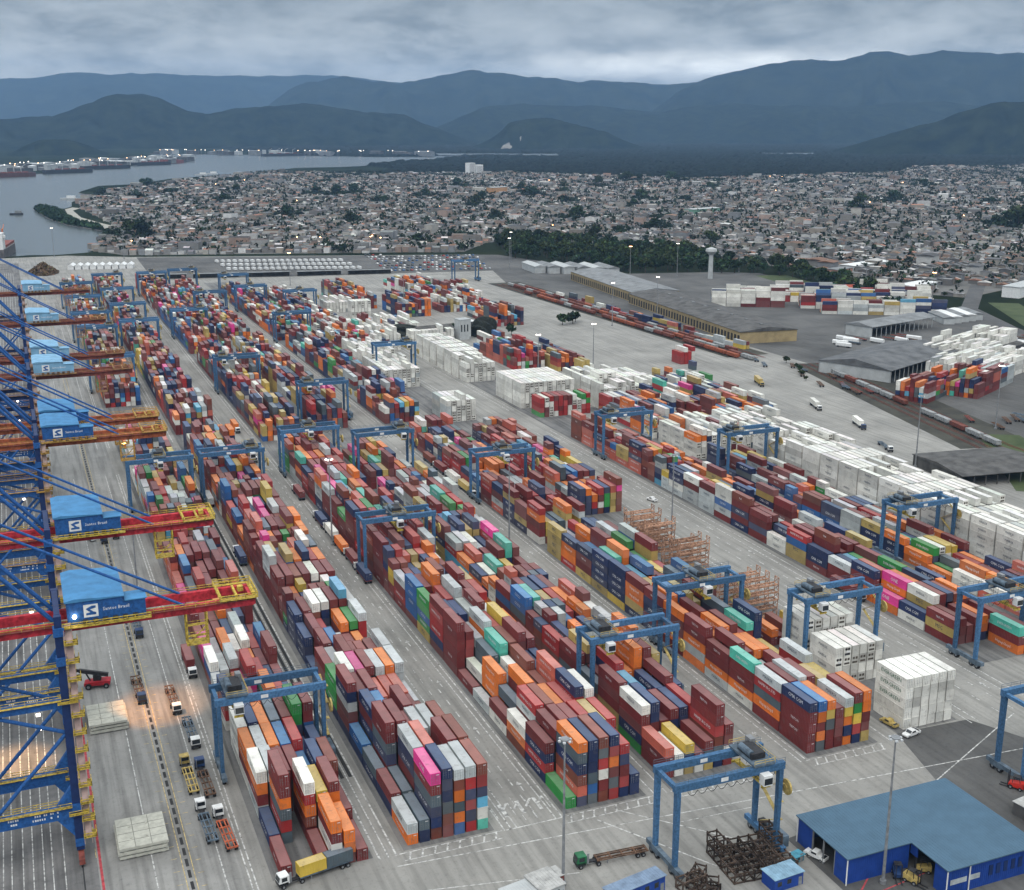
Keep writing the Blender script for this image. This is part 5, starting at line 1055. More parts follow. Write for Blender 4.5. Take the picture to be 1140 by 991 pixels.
# reach stacker
root = thing('reach_stacker', 'red reach stacker with raised black boom beside the nearest crane', 'reach stacker', (10.2,337.5,.12), R(80)); b = MB()
b.extr([(-3.6,.9),(3.4,.9),(3.4,1.7),(1.2,2.0),(-2.4,2.1),(-3.7,2.0)], 'x', -1.5, 1.5); b.build('body', mat('stacker_red',(.40,.02,.03),.5), root)
b = MB(); b.box(-.8,.8,-1.2,.9,2.1,3.7); b.build('cab', M_DARK, root); b = MB(); b.bar((0,-3.2,3.4),(0,4.6,5.3),.9,1.0); b.bar((0,4.4,5.25),(0,6.6,5.8),.65,.7); b.bar((0,1.8,2.0),(0,3.0,4.8),.35); b.build('boom', M_DARK, root)
b = MB(); b.box(-3.0,3.0,6.2,6.8,3.6,4.1); b.bar((0,6.5,5.9),(0,6.5,4.0),.5); b.build('spreader', M_DARK, root)
for x in (-1.6,1.6): wheel_obj(root, x, 2.2, .85, 1.0); wheel_obj(root, x, -2.6, .75, .7)
def make_forklift(m):
    root = thing('forklift', 'f', 'forklift'); b = MB(); b.extr([(-1.5,.45),(1.0,.45),(1.0,1.0),(.2,1.2),(-1.5,1.5)], 'x', -.65, .65); b.build('body', m, root)
    b = MB()
    for x in (-.55,.55): b.bar((x,.4,1.0),(x,.3,2.3),.09); b.bar((x,-.9,1.4),(x,-.7,2.3),.09)
    b.box(-.6,.6,-.75,.4,2.3,2.4); b.build('overhead_guard', M_DARK, root)
    b = MB(); b.box(-.5,-.38,1.05,1.2,.1,3.0); b.box(.38,.5,1.05,1.2,.1,3.0); b.box(-.5,-.3,1.2,2.5,.12,.2); b.box(.3,.5,1.2,2.5,.12,.2); b.build('mast', M_DARK, root)
    for x in (-.6,.6): wheel_obj(root, x, .6, .4, .3); wheel_obj(root, x, -1.0, .33, .3)
    return root
fk = make_forklift(M_TAN); fk.location = (163.2,175.2,.12); fk.rotation_euler = (0,0,R(200)); fk.scale = (1.3,1.3,1.3); tag(fk, 'yellow forklift before the recess of the blue workshop', 'forklift')
c = copy_tree(fk, 'yellow forklift half inside the workshop recess', (167.6,177.6,.12), R(60)); c.scale = (1.25,)*3
fr_ = make_forklift(mat('forklift_red',(.5,.03,.02),.5)); fr_.location = (157.2,182.6,.12); fr_.rotation_euler = (0,0,R(120)); fr_.scale = (1.3,)*3; tag(fr_, 'red forklift by the left wing of the blue workshop', 'forklift')
fr2 = copy_tree(fr_, 'red forklift at the foot of the right corner gantry', (211.5,196.2,.12), R(30)); fr2.scale = (1.4,)*3
fb = make_forklift(TRm['b']); fb.location = (171.6,170.6,.12); fb.rotation_euler = (0,0,R(250)); fb.scale = (1.4,)*3; tag(fb, 'dark blue forklift against the front wall of the workshop', 'forklift')
f2 = copy_tree(fb, 'dark blue forklift left of the yellow one by the workshop', (161.6,178.2,.12), R(150)); f2.scale = (1.3,)*3

# ------------------------------------------------------------------ hatch covers, offices, workshop, rusty frames, flat racks
def hatch(x, y, sx_, sy_, tiers, lab, rz=0.0):
    root = thing('hatch_cover_stack', lab, 'hatch covers', (x,y,.11), rz); z = 0
    for t in range(tiers):
        b = MB(); o = random.uniform(-.35,.35); b.box(-sx_/2+o,sx_/2+o,-sy_/2+o*.5,sy_/2+o*.5,z+.34,z+.95)
        for k in range(4): b.box(-sx_/2+.8+k*(sx_-2.2)/3+o,-sx_/2+1.4+k*(sx_-2.2)/3+o,-sy_/2+.4,sy_/2-.4,z,z+.34)
        if t == tiers-1:
            for k in range(1,4): b.box(-sx_/2+o+.1,sx_/2+o-.1,-sy_/2+sy_*k/4-.07,-sy_/2+sy_*k/4+.07,z+.95,z+.97,1)
            for k in range(1,3): b.box(-sx_/2+o+sx_*k/3-.07,-sx_/2+o+sx_*k/3+.07,-sy_/2+.1,sy_/2-.1,z+.952,z+.975,1)
            for px_, py_ in ((-.2,-.18),(.12,-.2),(-.2,.2),(.15,.22)): b.box(px_*sx_-.25,px_*sx_+.25,py_*sy_-.25,py_*sy_+.25,z+.95,z+1.08)
        b.build('hatch_cover', [M_CAN, mat('hatch_seam', (.20,.20,.175), .9)], root); z += .97
hatch(13.6,252.6,10.4,12.4,3,'nearest pale grey stack of ship hatch covers on the apron'); hatch(11.2,314,9.6,12.4,3,'pale grey stack of hatch covers below the reach stacker')
def gable(b, x0, x1, y0, y1, z0, z1, along='y', mi=0, over=.6):
    if along == 'y': m = (x0+x1)/2; b.extr([(x0-over,z0),(x1+over,z0),(x1+over,z0+.25),(m,z1),(x0-over,z0+.25)], 'y', y0-over, y1+over, mi)
    else: m = (y0+y1)/2; b.extr([(y0-over,z0),(y1+over,z0),(y1+over,z0+.25),(m,z1),(y0-over,z0+.25)], 'x', x0-over, x1+over, mi)
# blue roofed L-shaped workshop with an open left side and an open recess
root = thing('workshop', 'long blue roofed L-shaped workshop in the bottom right foreground', 'workshop', (0,0,.1))
LP = [(149.6,197.2),(149.6,179.8),(166.2,179.8),(166.2,168.6),(190.4,168.6),(190.4,197.2)]
b = MB(); b.prism([(149.1,197.7),(149.1,179.3),(165.7,179.3),(165.7,168.1),(190.9,168.1),(190.9,197.7)], 6.3, 6.55); rf = b.build('roof', M_WSROOF, root)
b = MB()
for k in range(52): x = 149.6+k*.8; b.box(x,x+.05,168.2 if x > 165.7 else 179.4,197.6,6.55,6.585)
b.build('roof_ribs', M_WSROOF, rf)
b = MB(); b.box(149.6,149.8,192.2,197.2,0,6.3); b.box(149.6,165.9,180.0,180.2,0,6.3); b.box(149.6,149.8,180.2,184.0,0,6.3); b.box(149.8,190.4,197.0,197.2,0,6.3); b.box(190.2,190.4,168.8,197.0,0,6.3); b.box(166.2,190.2,168.8,169.0,0,6.3); b.box(166.2,166.4,169.0,172.4,0,6.3); b.box(166.2,166.4,177.8,180.0,3.6,6.3)
for k in range(60): 
    x = 149.9+k*.55
    if x < 165.5: b.box(x,x+.08,179.95,180.0,0,6.2)
for k in range(44): b.box(166.5+k*.55,166.58+k*.55,168.75,168.8,0,6.2)
b.build('wall', M_WSWALL, root)
b = MB(); b.box(167.2,171.5,168.70,168.76,2.4,3.6); b.box(172.2,175.0,168.70,168.76,2.4,3.6)
b.build('window', mat('window_pale',(.45,.5,.52),.2), root)
for k in range(6): b = MB(); b.box(177.4+k*2.0,178.4+k*2.0,168.66,168.75,2.2,4.6); b.build('roller_door', M_BLUED, root)
for x, y in ((149.5,179.7),(166.1,168.5),(172.0,168.5),(149.5,197.4)): b = MB(); b.tube((x,y,0),(x,y,6.3),.14,8); b.build('downpipe', M_WHITE, root)
b = MB(); 
for y in (184.2,188.2,192.0): b.box(149.65,149.95,y-.15,y+.15,0,6.3)
b.build('post', M_GREY, root)
def hut(lab, x, y, sx_, sy_, h, wm_, rm_, rz, name='office_hut'):
    root = thing(name, lab, 'hut', (x,y,.12), rz); b = MB(); b.box(-sx_/2,sx_/2,-sy_/2,sy_/2,0,h); w = b.build('wall', wm_, root)
    b = MB(); b.box(-sx_/2-.25,sx_/2+.25,-sy_/2-.25,sy_/2+.25,h+.003,h+.14)
    for k in range(int(sx_/.7)): b.box(-sx_/2+k*.7,-sx_/2+k*.7+.06,-sy_/2-.2,sy_/2+.2,h+.14,h+.18)
    b.build('roof', rm_, root); b = MB()
    for k in range(max(1,int(sx_/2.6))): b.box(-sx_/2+.7+k*2.5,-sx_/2+1.8+k*2.5,-sy_/2-.02,-sy_/2-.004,h*.4,h*.75)
    b.build('window', M_GLASS, w); b = MB(); b.box(sx_/2-1.2,sx_/2-.3,-sy_/2-.024,-sy_/2-.005,.05,2.05); b.build('door', M_GREY, w)
hut('red trimmed pale hut at the bottom edge, leftmost of the office huts', 83.5,200.2,6.5,5.2,2.9,M_RUST,M_WALLG,R(10)); hut('pale flat roofed hut beside the foreground light mast', 89.6,201.2,5.6,6.6,3.3,M_WALLG,mat('hut_roof_grey',(.40,.40,.385),.8,var=.2),R(10)); hut('small red and white cabin touching the foreground light mast', 92.9,203.6,2.6,3.4,2.7,M_RUST,MATS['hut_roof_grey'],R(10))
hut('long bright blue hut cut by the bottom edge, below the green truck', 106.4,193.2,13.5,3.4,3.6,M_WSWALL,mat('dull_blue_roof',(.19,.26,.36),.7),R(10)); hut('blue grey hut at the bottom edge, right of the rusty frames', 137.6,185.6,7.4,4.4,3.0,M_WSWALL,mat('pale_blue_roof',(.22,.36,.47),.7),R(4)); hut('low white canopy hut behind the workshop at the right edge', 208.5,184.5,11,8,3.2,M_SHEDD,MATS['hut_roof_grey'],R(8))
hut('small turquoise tank box beside the pickup', 145.2,191.3,2.6,1.8,1.5,mat('tank_teal',(.05,.22,.30),.6),mat('tank_teal_top',(.08,.3,.4),.6),R(10),'water_tank')
# rusty container frames standing in rows under the empty gantry
fm = MB(); rg = random.Random(5)
for z in (.25,2.35): 
    for x in (-1.2,1.2): fm.bar((x,-3,z),(x,3,z),.26,.3)
    for y in (-3,-1,1,3): fm.bar((-1.2,y,z),(1.2,y,z),.24,.28)
for x in (-1.2,1.2):
    for y in (-3,0,3): fm.bar((x,y,0),(x,y,2.75),.26)
fm.bar((-1.2,-3,.3),(1.2,-3,2.3),.12); fm.bar((-1.2,0,.3),(-1.2,3,2.3),.12); fm.bar((1.2,0,2.3),(1.2,3,.3),.12)
M_FR = mat('old_rust', (.065,.045,.034), .9, var=.5, scale=1.3, rnd=.5); fo = fm.build('lifting_frame', M_FR); q = 0
for ix in range(6):
    for iy in range(2):
        for t in range(2 if (ix*2+iy) % 5 == 1 else 1):
            o = fo if q == 0 else fo.copy()
            if q: COL.objects.link(o)
            q += 1; o.location = (129.2+ix*2.5+iy*.4, 191.8+iy*6.2-ix*.22, .12+t*2.8); o.rotation_euler = (rg.uniform(-.04,.04), rg.uniform(-.05,.05), R(-4)+rg.uniform(-.06,.06)); 
            tag(o, f"rusty steel lifting frame, {'upper' if t else 'lower'} one, {ORDP[ix]} from left, {'rear' if iy else 'front'} row of the frame pile", 'steel frame', 'rusty frames piled under the empty gantry')
for k in range(5):
    o = fo.copy(); COL.objects.link(o); o.location = (118.2+k*.9, 186+ (k*5.9)%11, .12); o.rotation_euler = (0,0,R(80)+k*.3); tag(o, f'rusty steel frame {["leaning nearest","second","third","fourth","last"][k]} in the heap at the left foot of the empty gantry', 'steel frame', 'rusty frames by the gantry foot')
# empty flat racks stacked five high
b = MB()
for y in (-1.1,1.1): b.box(-6.0,6.0,y-.1,y+.1,0,.55)
for k in range(9): b.box(-5.9+k*1.42,-5.72+k*1.42,-1.0,1.0,.12,.34)
fd = b.build('floor', mat('rack_rust', (.46,.26,.17), .85, var=.35, scale=.9, rnd=.25)); ff = fd.data; bpy.data.objects.remove(fd)
b = MB()
for y in (-1.12,1.12): b.box(5.84,6.04,y-.1,y+.1,.45,2.6)
b.bar((5.94,-1.1,.5),(5.94,1.1,2.5),.14); b.bar((5.94,1.1,.5),(5.94,-1.1,2.5),.14); b.box(5.86,6.02,-1.0,1.0,2.42,2.6)
fe = b.build('end_frame', MATS['rack_rust']); fem = fe.data; bpy.data.objects.remove(fe)
for g, (gx_, gy_, nrow, wh) in enumerate(((213.4,309,4,'nearest pile beside the gantry'),(213.4,352,3,'middle pile'),(213.2,376,4,'farthest pile beside the wide lane'))):
    for r_ in range(nrow):
        for t in range(5 - (1 if (r_+g) % 4 == 3 else 0)):
            o = thing('flat_rack', f"rusty empty flat rack, {TIER[t]}, {ORDP[r_]} row of the {wh}", 'flat rack', (gx_+random.uniform(-.15,.15), gy_+r_*5.4, .12+t*2.62), 0, 'empty flat racks in three piles')
            obj('floor', ff, o); obj('end_frame', fem, o); e = obj('end_frame', fem, o); e.rotation_euler = (0,0,PIh)

# ------------------------------------------------------------------ warehouses and sheds
def shed(lab, c, sx_, sy_, h, rise, wallm, roofm, rz, along='y', windows=None, open_front=False, name='warehouse', vents=0):
    root = thing(name, lab, 'warehouse' if name == 'warehouse' else 'shed', (*c,.1), rz); b = MB()
    if open_front:
        for k in range(int(sx_/6)+1):
            for y in (-sy_/2+.4, sy_/2-.4): b.box(-sx_/2+k*6, -sx_/2+k*6+.35, y-.18, y+.18, 0, h)
        b.box(-sx_/2,-sx_/2+.25,-sy_/2,sy_/2,0,h); b.box(-sx_/2,sx_/2,sy_/2-.25,sy_/2-.0,0,h)
    else: b.box(-sx_/2,sx_/2,-sy_/2,sy_/2,0,h)
    w = b.build('wall', wallm, root); b = MB(); gable(b, -sx_/2,sx_/2,-sy_/2,sy_/2,h+.003,h+rise,along); rf = b.build('roof', roofm, root)
    if windows:
        side, n_, wz0, wz1, ww = windows
        for k in range(n_):
            b = MB(); t = -sy_/2+sy_*(k+.5)/n_
            b.box(-sx_/2-.03,-sx_/2-.004,t-ww/2,t+ww/2,wz0,wz1); b.build('doorway', M_DARK, w)
    if vents:
        b = MB()
        for k in range(vents):
            t = -sy_/2+sy_*(k+.5)/vents
            if along == 'y': b.box(-1.0,1.0,t-1.6,t+1.6,h+rise-.1,h+rise+.5)
            else: b.box(-sx_/2+sx_*(k+.5)/vents-1.6,-sx_/2+sx_*(k+.5)/vents+1.6,-1,1,h+rise-.1,h+rise+.5)
        b.build('roof_vent', M_SHED, rf)
    return root
a5 = R(-5.6)
shed('long yellow walled warehouse with grey roof beside the railway', (515,846), 46, 215, 8.5, 3.2, M_WALLY, M_SHEDD, a5, windows=('l',40,.6,6.0,3.3), vents=9)
shed('grey roofed far half of the long warehouse row', (539,1040), 46, 165, 8.5, 3.2, M_WALLY, M_SHED, a5, windows=('l',30,.6,6.0,3.3))
shed('broad grey gable shed with pale end wall beside the railway bend', (527,632), 96, 50, 7.5, 4.5, M_WALLG, mat('shed_roof_mid', (.12,.125,.13), .85, var=.25, scale=.12), R(-58+90-8), along='x', name='shed', open_front=True)
shed('long open grey shed before the far white containers', (622,748), 82, 24, 8.0, 2.6, M_WALLG, M_SHED, R(16), along='x', open_front=True, name='shed')
shed('low dark open shed right of the white container wall', (403,414), 48, 38, 5.0, 1.6, M_SHEDD, M_SHEDD, R(-7), along='x', open_front=True, name='shed')
shed('dark low shed at the right edge behind the rusty boxes', (620,640), 70, 16, 4.5, 1.4, M_SHEDD, M_SHEDD, R(22), along='x', name='shed')
for k in range(6):
    shed(f'small saw-tooth shed, {ORDP[k]} from the left, beyond the long warehouse', (520+k*13,1210-k*9), 12, 46, 7, 2.0, M_WALLG, M_SHED if k % 2 else M_WALLG, a5, name='shed')
for k in range(5): shed(f'striped roof platform shed, {ORDP[k]} from the left, at the road bend', (690+k*9,770+k*2), 8.6, 34, 5, 1.2, M_WALLG, M_WHITE if k % 2 else M_SHED, R(-20), name='shed')
shed('white office block with rows of windows at the right edge of town', (870,866), 62, 16, 10, .6, M_WHITE, M_WALLG, R(25), along='x', name='warehouse')
shed('low cream hall under the orange lamp at the road', (800,930), 46, 18, 6, 1, M_WALLG, M_WHITE, R(22), along='x', name='warehouse'); shed('pinkish block beside the tree belt', (792,1040), 30, 14, 9, .8, mat('wall_pink',(.42,.22,.17),.85), M_SHED, R(22), along='x', name='warehouse'); shed('white hall with long roof in the front of town', (860,1085), 70, 18, 7, 1, M_WALLG, M_WHITE, R(20), along='x', name='warehouse')
shed('green trimmed hall in the middle of the far town', (1130,1880), 70, 22, 9, 1, mat('wall_green',(.15,.30,.22),.8), M_WALLG, R(18), along='x', name='warehouse'); shed('orange walled block in the middle of town', (1010,2560), 44, 20, 16, 1, mat('wall_orange',(.45,.26,.13),.85), M_WALLG, R(20), along='x', name='warehouse')
root = thing('apartment_block', 'white twin block rising at the far edge of the town', 'apartment block', (1330,3560,0), R(15)); b = MB(); b.box(-26,-3,-10,10,0,36); b.box(3,28,-8,12,0,30); b.build('wall', M_WHITE, root)
b = MB(); 
for z in range(3,34,3): b.box(-24,-5,-10.05,-10.005,z,z+1.2); b.box(5,26,-8.05,-8.005,min(z,26),min(z,26)+1.1) if z <= 26 else None
b.build('window', M_SHEDD, root)
root = thing('water_tower', 'pale mushroom shaped concrete water tower behind the warehouse', 'water tower', (662,1080,0)); b = MB(); b.tube((0,0,0),(0,0,24),2.6,16,0,2.2); b.tube((0,0,24),(0,0,28),2.2,20,0,6.0); b.tube((0,0,28),(0,0,30.5),6.0,20,0,5.4); b.tube((0,0,30.5),(0,0,32),5.4,20,0,1); b.build('tank', M_WALLG, root); b = MB(); b.tube((0,0,32.5),(0,0,40),.2,6); b.build('aerial', M_GREY, root)
b = MB()   # old office and silo in the middle yard
root = thing('old_office', 'old dark roofed office among trees in the middle of the yard', 'office', (283,846,.1), R(8)); b.box(-14,14,-7,7,0,7); b.build('wall', M_WALLG, root); b = MB(); b.extr([(-7.6,7.003),(7.6,7.003),(0,10.5)], 'x', -14.6, 14.6); b.build('roof', M_SHEDD, root)
b = MB(); b.box(-13,13,-7.05,-7.005,1.2,2.6); b.box(-13,13,-7.05,-7.005,4.2,5.6); b.build('window', M_GLASS, root)
hut('pale tower block beside the old office in the yard', 303,838,9,9,15,M_WALLG,M_WALLG,R(8),'control_tower'); hut('white awning roof beyond the old office', 315,862,14,9,9,M_SHEDD,M_WHITE,R(20),'awning'); hut('second white awning right of the larger one', 331,866,8,8,9,M_SHEDD,M_WHITE,R(30),'awning')
def heap(lab, x, y, rx, ry, h, sd):
    bm = bmesh.new(); bmesh.ops.create_icosphere(bm, subdivisions=4, radius=1); rg = np.random.default_rng(sd); ph = rg.uniform(0, 6.28, 8); fr = rg.uniform(2, 9, (8,3))
    for v in bm.verts:
        d = 1+sum(.07*math.sin(fr[q]@np.array(v.co)+ph[q]) for q in range(8)); v.co = (v.co.x*rx*d, v.co.y*ry*d, max(-.2, v.co.z*h*d))
    me = bpy.data.meshes.new('covered_heap'); bm.to_mesh(me); bm.free(); me.materials.append(mat('dark_tarpaulin', (.020,.024,.020), .9, var=.4, scale=.5)); tag(obj('covered_heap', me, None, (x,y,.1)), lab, 'heap')
heap('long dark covered heap left of the old office in the yard', 268, 872, 17, 12, 8, 1); heap('tall black covered heap right of the old office in the yard', 322, 846, 10, 9, 13, 2)
# railway wagons
wg = MB(); wg.box(-1.4,1.4,-6.5,6.5,1.0,2.9); wg.box(-1.2,1.2,-6.3,6.3,.7,1.0)
for x in (-.75,.75):
    for y in (-4.6,-3.2,3.2,4.6): wg.tube((x-.08,y,.5),(x+.08,y,.5),.48,10)
wagm = [wg.build('rail_wagon', mat(nm, c_, .8, var=.3, scale=.8)).data for nm, c_ in (('wagon_rust',(.16,.05,.035)),('wagon_orange',(.28,.075,.035)),('wagon_grey',(.30,.31,.31)))]
for o in [o for o in list(COL.objects) if o.name.split('.')[0] == 'rail_wagon']: bpy.data.objects.remove(o)
wn = ['dark rusty','brick red','pale grey']; q = 0
for line, (x0, x1, y0, y1, n_, pat) in enumerate(((449.4,441.5,700,1040,25,(1,1,1,0,0,0,0,0,2,0)),(455,449,690,1100,28,(2,0,0,2,2,0,1,0)),(461,456,720,1090,24,(0,2,1,0,0,2)),(444,479,452,632,13,(2,2,0,2)))):
    for k in range(n_):
        if (k*7+line*3) % 9 == 8: continue
        t = k/(n_-1); kk = pat[k % len(pat)]; o = obj('rail_wagon', wagm[kk], None, (x0+(x1-x0)*t, y0+(y1-y0)*t, .3)); o.rotation_euler = (0,0,math.atan2(-(x1-x0), y1-y0))
        tag(o, f"{wn[kk]} open rail wagon, {ordw(k,'p')} on the {['outer siding by the open yard','middle siding','siding by the yellow warehouse','track beside the rusty boxes'][line]}", 'rail wagon', 'wagons on the sidings')
# white tarpaulin covered bundles and parked trailers in the right yard
for k in range(26):
    u, v_ = k % 9, k//9; x, y = 592+u*9.5+v_*2, 612+u*3.8+v_*17; b = None
    if k == 0:
        b = MB(); b.extr([(-1.2,1.2),(1.2,1.2),(1.2,3.0),(.6,3.5),(-.6,3.5),(-1.2,3.0)], 'y', -5.6, 5.6); b.box(-1.1,1.1,-5.7,5.7,.9,1.2)
        for xx in (-.9,.9):
            for yy in (-4.4,-3.2,4.2): b.tube((xx-.25,yy,.5),(xx+.25,yy,.5),.5,10,1)
        cov = b.build('covered_trailer', [M_WHITE, M_TYRE]); o = cov
    else: o = cov.copy(); COL.objects.link(o)
    o.location = (x,y,.12); o.rotation_euler = (0,0,R(20)+random.uniform(-.1,.1)); tag(o, f'white covered trailer, {ORDP[u]} from left, {["front","middle","back"][v_]} row, beyond the open grey shed', 'trailer', 'white covered trailers in the right yard')

jk = 0; rj = random.Random(21); M_J = [M_FRAME['r'], M_FRAME['n'], M_FRAME['d']]; JN = ['rusty red','brown','dark grey']; jl = {}
for (x0, x1, y0, y1, n_, wh) in ((540,640,690,728,18,'in the clutter between the long warehouse and the open grey shed'),(446,476,560,690,16,'parked along the railway bend'),(640,720,640,690,14,'in the yard corner at the right edge'),(470,520,480,510,8,'before the rusty boxes beyond the railway')):
    for _ in range(n_):
        x, y = rj.uniform(x0,x1), rj.uniform(y0,y1); kk = rj.randrange(5 if x > 530 else 3); rz = R(20)+rj.uniform(-.3,.3) if x > 500 else R(-20)+rj.uniform(-.2,.2)
        if kk < 3:
            key = 'rnd'[kk]; o = copy_tree(TLo[key], f'{["empty rusty red","empty brown","empty dark grey"][kk]} trailer {wh}', (x,y,.12), rz) if key in TLo else None
            if o: o['group'] = 'trailers standing in the right yard'
        else:
            o = cov.copy(); COL.objects.link(o); o.location = (x,y,.12); o.rotation_euler = (0,0,rz); tag(o, f'white covered trailer {wh}', 'trailer', 'covered trailers standing in the right yard')
# ------------------------------------------------------------------ vehicle park at the far end of the yard
fc = []
for nm, c_ in (('white',(.7,.7,.7)),('silver',(.42,.44,.46)),('dark',(.04,.045,.05)),('blue',(.05,.12,.26)),('red',(.34,.03,.03))):
    b = MB(); b.extr([(-2.2,.3),(2.2,.3),(2.2,.85),(1.2,1.0),(.6,1.5),(-1.3,1.5),(-2.0,.95),(-2.2,.9)], 'x', -.9, .9)
    for x in (-.85,.85):
        for y in (-1.4,1.4): b.tube((x-.1,y,.33),(x+.1,y,.33),.33,8,1)
    o = b.build('parked_car', [mat('car_'+nm, c_, .35, var=.05), M_TYRE]); g_ = MB(); g_.box(-.92,.92,-1.2,.55,1.02,1.38); w_ = g_.build('window', M_GLASS); fc.append((nm, o.data, w_.data)); bpy.data.objects.remove(o); bpy.data.objects.remove(w_)
q = 0
for row in range(9):
    for k in range(34):
        if random.random() < .16: continue
        nm, me, wd = random.choices(fc, (5,3,3,2,1))[0]; x = 372+k*4.4+row*3; y = 1268+row*23-k*.9
        if not inpoly(np.array([x]), np.array([y]), YARD)[0] or q >= 230: continue
        q += 1; o = obj('parked_car', me, None, (x,y,.12)); o.rotation_euler = (0,0,R(8)); obj('window', wd, o); tag(o, f"{nm} car, {ordw(k,'p')} from left, {ORDP[row]} row of the far vehicle park", 'car', 'cars parked in the far vehicle park')
cab_m = []
b = MB(); b.extr([(-4,.6),(4,.6),(4,2.0),(3.4,3.2),(-4,3.2)], 'x', -1.25, 1.25)
for x in (-1.0,1.0):
    for y in (-2.6,2.6): b.tube((x-.2,y,.5),(x+.2,y,.5),.5,8,1)
tv_ = b.build('parked_lorry', [M_WHITE, M_TYRE]); q = 0
for row in range(3):
    for k in range(22):
        o = tv_ if q == 0 else tv_.copy()
        if q: COL.objects.link(o)
        q += 1; o.location = (215+k*6.4, 1340+row*40-k*2.0, .12); o.rotation_euler = (0,0,R(10)); tag(o, f"white lorry, {ordw(k,'p')} from left, {['front','middle','back'][row]} row left of the car park", 'lorry', 'white lorries parked in rows')
b = MB(); b.box(-3.2,3.2,-9,9,0,4); b.extr([(-3.4,4),(3.4,4),(0,6.2)], 'y', -9.3, 9.3); tn = b.build('white_tent', M_WHITE)
for k in range(9):
    o = tn if k == 0 else tn.copy()
    if k: COL.objects.link(o)
    o.location = (58+k*7.6, 1418-k*1.5, .1); o.rotation_euler = (0,0,R(-12)); tag(o, f'white gable tent, {ORDP[k]} from left, in the row at the far end of the quay', 'tent', 'white tents in a row')
for k in range(5):
    shed(f'low grey platform canopy, {ORDP[k]} from the left, before the vehicle park', (140+k*52,1290-k*10), 46, 6, 4.5, .6, M_SHEDD, M_SHED, R(-8), along='x', open_front=True, name='shed')
# scrap heap and the ship moored at the far tip of the quay
rgx = np.random.default_rng(4); n_ = 2600; t = rgx.uniform(0, 6.28, n_); rr = np.sqrt(rgx.random(n_)); X = 28+rr*15*np.cos(t); Y = 1395+rr*34*np.sin(t); Z = (1-rr)*11*rgx.uniform(.4, 1.05, n_)
V, Pc = leafcloud(X, Y, Z+.4, 1.3, (.15,.105,.065), .6); me = fast_mesh('scrap_heap', V, np.arange(len(V)), np.full(n_,4), paint=Pc); me.materials.append(M_LEAF); tag(obj('scrap_heap', me), 'brown heap of loose scrap at the far end of the quay', 'scrap heap')
root = thing('cargo_ship', 'white and rusty ship moored at the far tip of the quay', 'ship', (-13,1625,-1.6), R(-8)); b = MB(); b.prism([(-11,-60),(11,-60),(12,30),(6,62),(0,70),(-6,62),(-12,30)], -1, 11); b.build('hull', mat('hull_grey', (.12,.11,.11), .7, var=.3, scale=.2), root)
b = MB(); b.box(-10,10,-54,-36,11,30); b.box(-12,12,-50,-40,24,27); b.box(-7,7,-34,-28,11,17); b.build('superstructure', M_WHITE, root); b = MB(); b.box(-9.5,9.5,-35.95,-35.9,14,16); b.box(-9.5,9.5,-35.95,-35.9,18,20); b.box(-9.5,9.5,-35.95,-35.9,27.5,29); b.build('window', M_GLASS, root)
b = MB(); 
for y in (-10,20): b.tube((0,y,11),(0,y,30),.8,8); b.bar((0,y,26),(0,y+16,34),.6)
b.build('deck_crane', M_ORANGE, root); b = MB(); b.box(-9,9,-24,48,11,13.5); b.build('hatch_coaming', M_RUST, root)

# ------------------------------------------------------------------ the port on the far river bank
SHIPS = [(20,3975,150,'m','second from left'),(-60,3930,120,'m','farthest left'),(190,4215,170,'d','middle, white bridge at its stern'),(330,4540,190,'d','grey, fourth from left'),(520,4880,170,'d','before the point'),(600,5060,150,'r','red decked, at the point of the bank'),(1250,5960,220,'d','long dark, across the bay')]
for x, y, ln, k, wh in SHIPS:
    rz = R(-62) if x < 1000 else R(-80); root = thing('cargo_ship', 'cargo ship '+wh+' along the far river bank', 'ship', (x,y,-1.6), rz, 'ships on the far bank'); b = MB(); h_ = ln/2
    b.prism([(-12,-h_),(12,-h_),(13,h_*.6),(6,h_*.92),(0,h_),(-6,h_*.92),(-13,h_*.6)], -1, 12); b.build('hull', {'m':mat('hull_brown',(.10,.045,.04),.7),'d':M_DARK,'r':M_RUST}[k], root)
    b = MB(); b.box(-10,10,-h_+6,-h_+18,12,30); b.box(-13,13,-h_+7,-h_+13,25,28); b.build('superstructure', M_WALLG, root)
    b = MB(); 
    for q in range(4): yy = -h_+40+q*(ln-60)/4; b.box(-9,9,yy,yy+14,12,15,0); b.tube((0,yy-4,12),(0,yy-4,30),1.1,8,1); b.bar((0,yy-4,28),(0,yy+12,36),1.2,1.2,1)
    b.build('deck_gear', [M_RUST, M_WALLG], root)
rg = random.Random(9)
for k in range(84):
    t = rg.random(); x = -100+t*760+rg.uniform(-20,90); y = 4080+t*1120+rg.uniform(20,420); w_, d_, h_ = rg.uniform(30,90), rg.uniform(20,50), rg.uniform(8,22)
    if k >= 60: x, y = 720+rg.random()*1150, 6500-rg.random()*500; y = 6420-(x-720)*.72+rg.uniform(0,240)
    root = thing('port_building', f"{['pale','grey','dark roofed'][k % 3]} port building {'on the far left bank behind the moored ships' if k < 60 else 'on the lamp lit bank across the bay'}", 'port building', (x,y,0), R(-60)+rg.uniform(-.1,.1), 'port buildings on the far bank'); b = MB(); b.box(-w_/2,w_/2,-d_/2,d_/2,0,h_); b.build('wall', [M_WALLG,M_SHED,M_SHEDD][k % 3], root)
    b = MB(); gable(b, -w_/2,w_/2,-d_/2,d_/2,h_,h_+3,'x',over=1); b.build('roof', [M_WALLG,M_SHED,M_SHEDD][k % 3], root)
